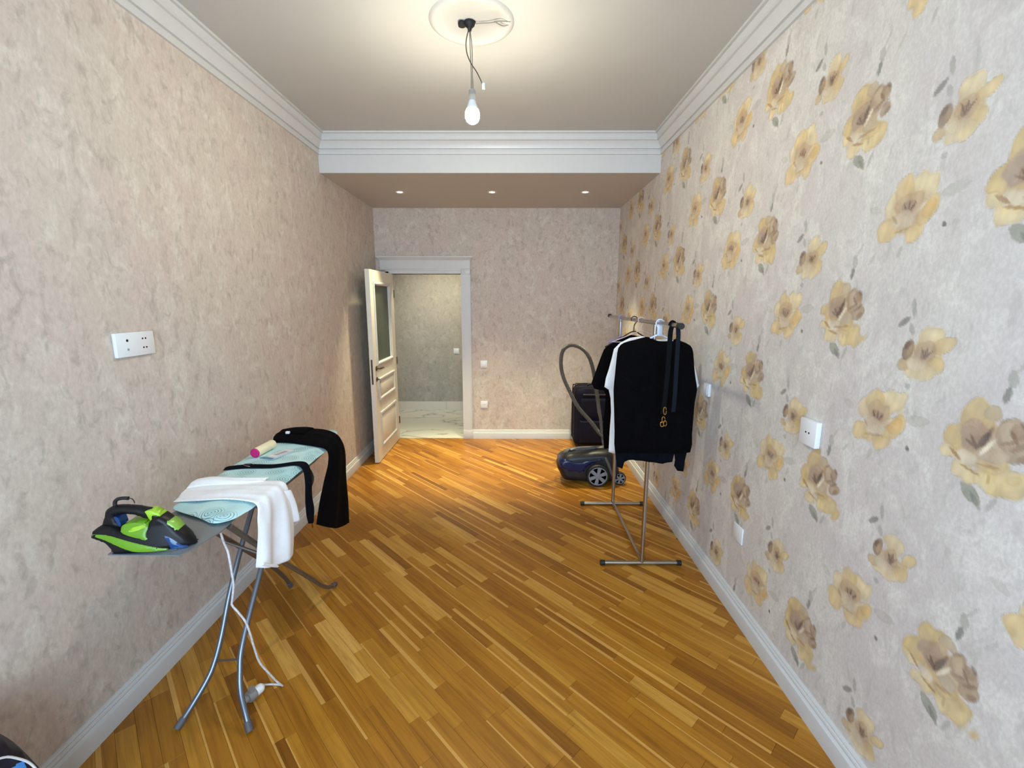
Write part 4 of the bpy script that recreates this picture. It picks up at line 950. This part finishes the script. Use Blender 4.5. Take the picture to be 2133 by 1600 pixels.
def wheel(cx, cz, cy, R, name, depth):
    wl = MB().lathe([(R * .80, -.022), (R * .94, -.022), (R, -.014), (R, .014), (R * .94, .022), (R * .80, .022), (R * .80, -.022)], (cx, cy, cz), (0, -1, 0), 36).build(name, M_CAP, vac)
    h2 = MB().lathe([(R * .74, .015), (R * .82, .015), (R * .82, .023), (R * .74, .023), (R * .74, .015)], (cx, cy, cz), (0, -1, 0), 36).lathe([(0, .027), (R * .2, .026), (R * .24, .020), (R * .24, .012), (0, .012)], (cx, cy, cz), (0, -1, 0), 24)
    for k in range(6):
        a = math.radians(60 * k + 20); d1 = Vector((math.cos(a), 0, math.sin(a))); d2 = Vector((-math.sin(a), 0, math.cos(a))); c0 = Vector((cx, cy - .018, cz))
        q = [c0 + d1 * (R * .15) - d2 * (R * .12), c0 + d1 * (R * .78) - d2 * (R * .17), c0 + d1 * (R * .78) + d2 * (R * .17), c0 + d1 * (R * .15) + d2 * (R * .12)]
        h2.add([p + Vector((0, -.004, 0)) for p in q] + [p + Vector((0, .006, 0)) for p in q], [(0, 1, 2, 3), (7, 6, 5, 4), (0, 4, 5, 1), (1, 5, 6, 2), (2, 6, 7, 3), (3, 7, 4, 0)])
    h2.build('hub', M_HUB, wl)
    MB().lathe([(0, .004), (R * .8, .004), (R * .8, .010), (0, .010)], (cx, cy, cz), (0, -1, 0), 30).build('wheel_disc', M_HOLE, wl)
wc = at(980 + 1325 / 5, 720 + 1358 / 5, y=4.005)
wheel(wc.x, .107, 4.012, .107, 'wheel', 1); wheel(wc.x, .107, 4.328, .107, 'wheel', 1)
wc2 = at(1290, 998, y=4.07)
wheel(wc2.x, .060, 4.07, .060, 'small_wheel', 1)
vac_part([(1395, 1165), (1420, 1170), (1455, 1250), (1480, 1350), (1465, 1350), (1430, 1260)], .140, .004, M_VGRY, 'rear_trim', sp=.01)
# hose
HYp = 4.34
hpts = [(1440, 1095), (1412, 1060), (1395, 1010)]
hose1 = [(.985, 4.17, .245), (.985, 4.20, .30), pw(980 + 1340 / 5, 720 + 905 / 5, HYp), pw(980 + 1250 / 5, 720 + 790 / 5, HYp), pw(980 + 1120 / 5, 720 + 640 / 5, HYp), pw(980 + 1030 / 5, 720 + 470 / 5, HYp), pw(980 + 965 / 5, 720 + 320 / 5, HYp), pw(980 + 942 / 5, 720 + 180 / 5, HYp), pw(980 + 965 / 5, 720 + 50 / 5, HYp), pw(980 + 1050 / 5, 720 - 1, HYp), pw(980 + 1160 / 5, 720 + 30 / 5, HYp), pw(980 + 1230 / 5, 720 + 110 / 5, HYp), pw(980 + 1270 / 5, 720 + 220 / 5, HYp), pw(980 + 1290 / 5, 720 + 320 / 5, HYp), pw(980 + 1310 / 5, 720 + 460 / 5, HYp), pw(980 + 1330 / 5, 720 + 590 / 5, HYp)]
Ph, _ = catmull([Vector(p) for p in hose1], [0] * len(hose1), 22)
rib = [.0185 + .0016 * (1 if i % 2 else -1) for i in range(len(Ph))]
MB().tube(Ph, rib, 12).build('hose', M_HOSE, vac)
MB().tube([pw(980 + 1325 / 5, 720 + 560 / 5, HYp), pw(980 + 1340 / 5, 720 + 680 / 5, HYp), pw(980 + 1355 / 5, 720 + 760 / 5, HYp), pw(980 + 1362 / 5, 720 + 850 / 5, HYp), pw(980 + 1368 / 5, 720 + 905 / 5, HYp), pw(980 + 1395 / 5, 720 + 1080 / 5, HYp - .05)], [.017, .018, .015, .014, .014, .014], 12, 5).build('wand', M_VGRY, vac)

# ================================================================== SUITCASE
SX0, SX1, SY0, SY1, SH = .715, 1.165, 5.10, 5.42, .735
M_CASE = pbr('case_navy', srgb(20, 18, 36), .8, var=.2, bump=.25, bscale=300, **{'Specular IOR Level': 0.2}); M_CASED = pbr('case_black', srgb(20, 20, 24), .6)
sc = thing('suitcase', ((SX0 + SX1) / 2, (SY0 + SY1) / 2, 0), 'large dark navy fabric suitcase standing in the far right corner', 'suitcase')
rp = [(SX0 + .03, .045), (SX1 - .03, .045), (SX1, .075), (SX1, SH - .06), (SX1 - .025, SH - .015), (SX1 - .07, SH), (SX0 + .07, SH), (SX0 + .025, SH - .015), (SX0, SH - .06), (SX0, .075)]
ym = (SY0 + SY1) / 2
slab(rp, .03, rim((SY1 - SY0) / 2, .045), lambda u, v, h: (u, ym + h, v)).build('shell', M_CASE, sc)
for yz in (SY0 + .05, SY1 - .05):
    MB().tube([(SX0 - .003, yz, .08), (SX0 - .003, yz, SH - .06), (SX0 + .023, yz, SH - .011), (SX0 + .07, yz, SH + .003), (SX1 - .07, yz, SH + .003), (SX1 - .023, yz, SH - .011), (SX1 + .003, yz, SH - .06), (SX1 + .003, yz, .08)], .006, 8, 3).build('piping', M_CASED, sc)
slab([(SX0 + .06, .38), (SX1 - .06, .38), (SX1 - .06, .60), (SX1 - .08, .62), (SX0 + .08, .62), (SX0 + .06, .60)], .03, rim(.018, .012), lambda u, v, h: (u, SY0 - .008 + h, v)).build('upper_pocket', M_CASE, sc)
slab([(SX0 + .05, .08), (SX1 - .05, .08), (SX1 - .05, .35), (SX0 + .05, .35)], .03, rim(.022, .016), lambda u, v, h: (u, SY0 - .010 + h, v)).build('lower_pocket', M_CASE, sc)
MB().tube([(.86, SY0 + .09, SH - .004), (.862, SY0 + .085, SH + .022), (.90, SY0 + .085, SH + .034), (.98, SY0 + .085, SH + .034), (1.018, SY0 + .085, SH + .022), (1.02, SY0 + .09, SH - .004)], .010, 10, 4).build('top_handle', M_CASED, sc)
MB().tube([(SX0 + .08, SY0 - .014, .655), (SX1 - .08, SY0 - .014, .655)], .012, 10).build('front_handle', M_CASED, sc)
for x in (SX0 + .05, SX1 - .05):
    for y in (SY0 + .05, SY1 - .05):
        MB().lathe([(0, -.012), (.020, -.012), (.024, -.006), (.024, .006), (.020, .012), (0, .012)], (x, y, .024), (1, 0, 0), 18).tube([(x, y, .03), (x, y, .06)], .014, 10).build('wheel', M_CAP, sc)

# ================================================================== NAVY BAG at the lower left edge
M_BAG = pbr('bag_navy', srgb(16, 26, 48), .45, var=.2, bump=.2, bscale=160)
bg = thing('navy_bag', (-1.50, 1.02, 0), 'dark navy holdall with light blue patch at the lower left edge of the view', 'bag')
bpoly = [(.70, .0), (1.05, .0), (1.13, .05), (1.150, .17), (1.138, .27), (1.122, .35), (1.102, .42), (1.076, .49), (1.040, .555), (.98, .605), (.86, .63), (.74, .60), (.64, .45), (.64, .08)]
slab(smooth_poly(bpoly, 3), .03, rim(.115, .060), lambda u, v, h: (-1.495 + h, u, v)).build('bag_body', M_BAG, bg)
def bw(u, v): return (-1.495 + .117, u, v)
slab([(.97, .40), (1.04, .37), (1.060, .395), (1.055, .435), (1.025, .455), (.97, .45)], .02, rim(.003, .002), lambda u, v, h: (-1.495 + .113 + h, u, v)).build('blue_patch', pbr('bag_blue', srgb(70, 150, 232), .4), bg)
MB().tube([(-1.382, .86, .53), (-1.380, .95, .525), (-1.379, 1.01, .50), (-1.379, 1.045, .455), (-1.379, 1.070, .405), (-1.379, 1.09, .33)], .003, 8, 4).build('white_piping', M_PLASTIC, bg)
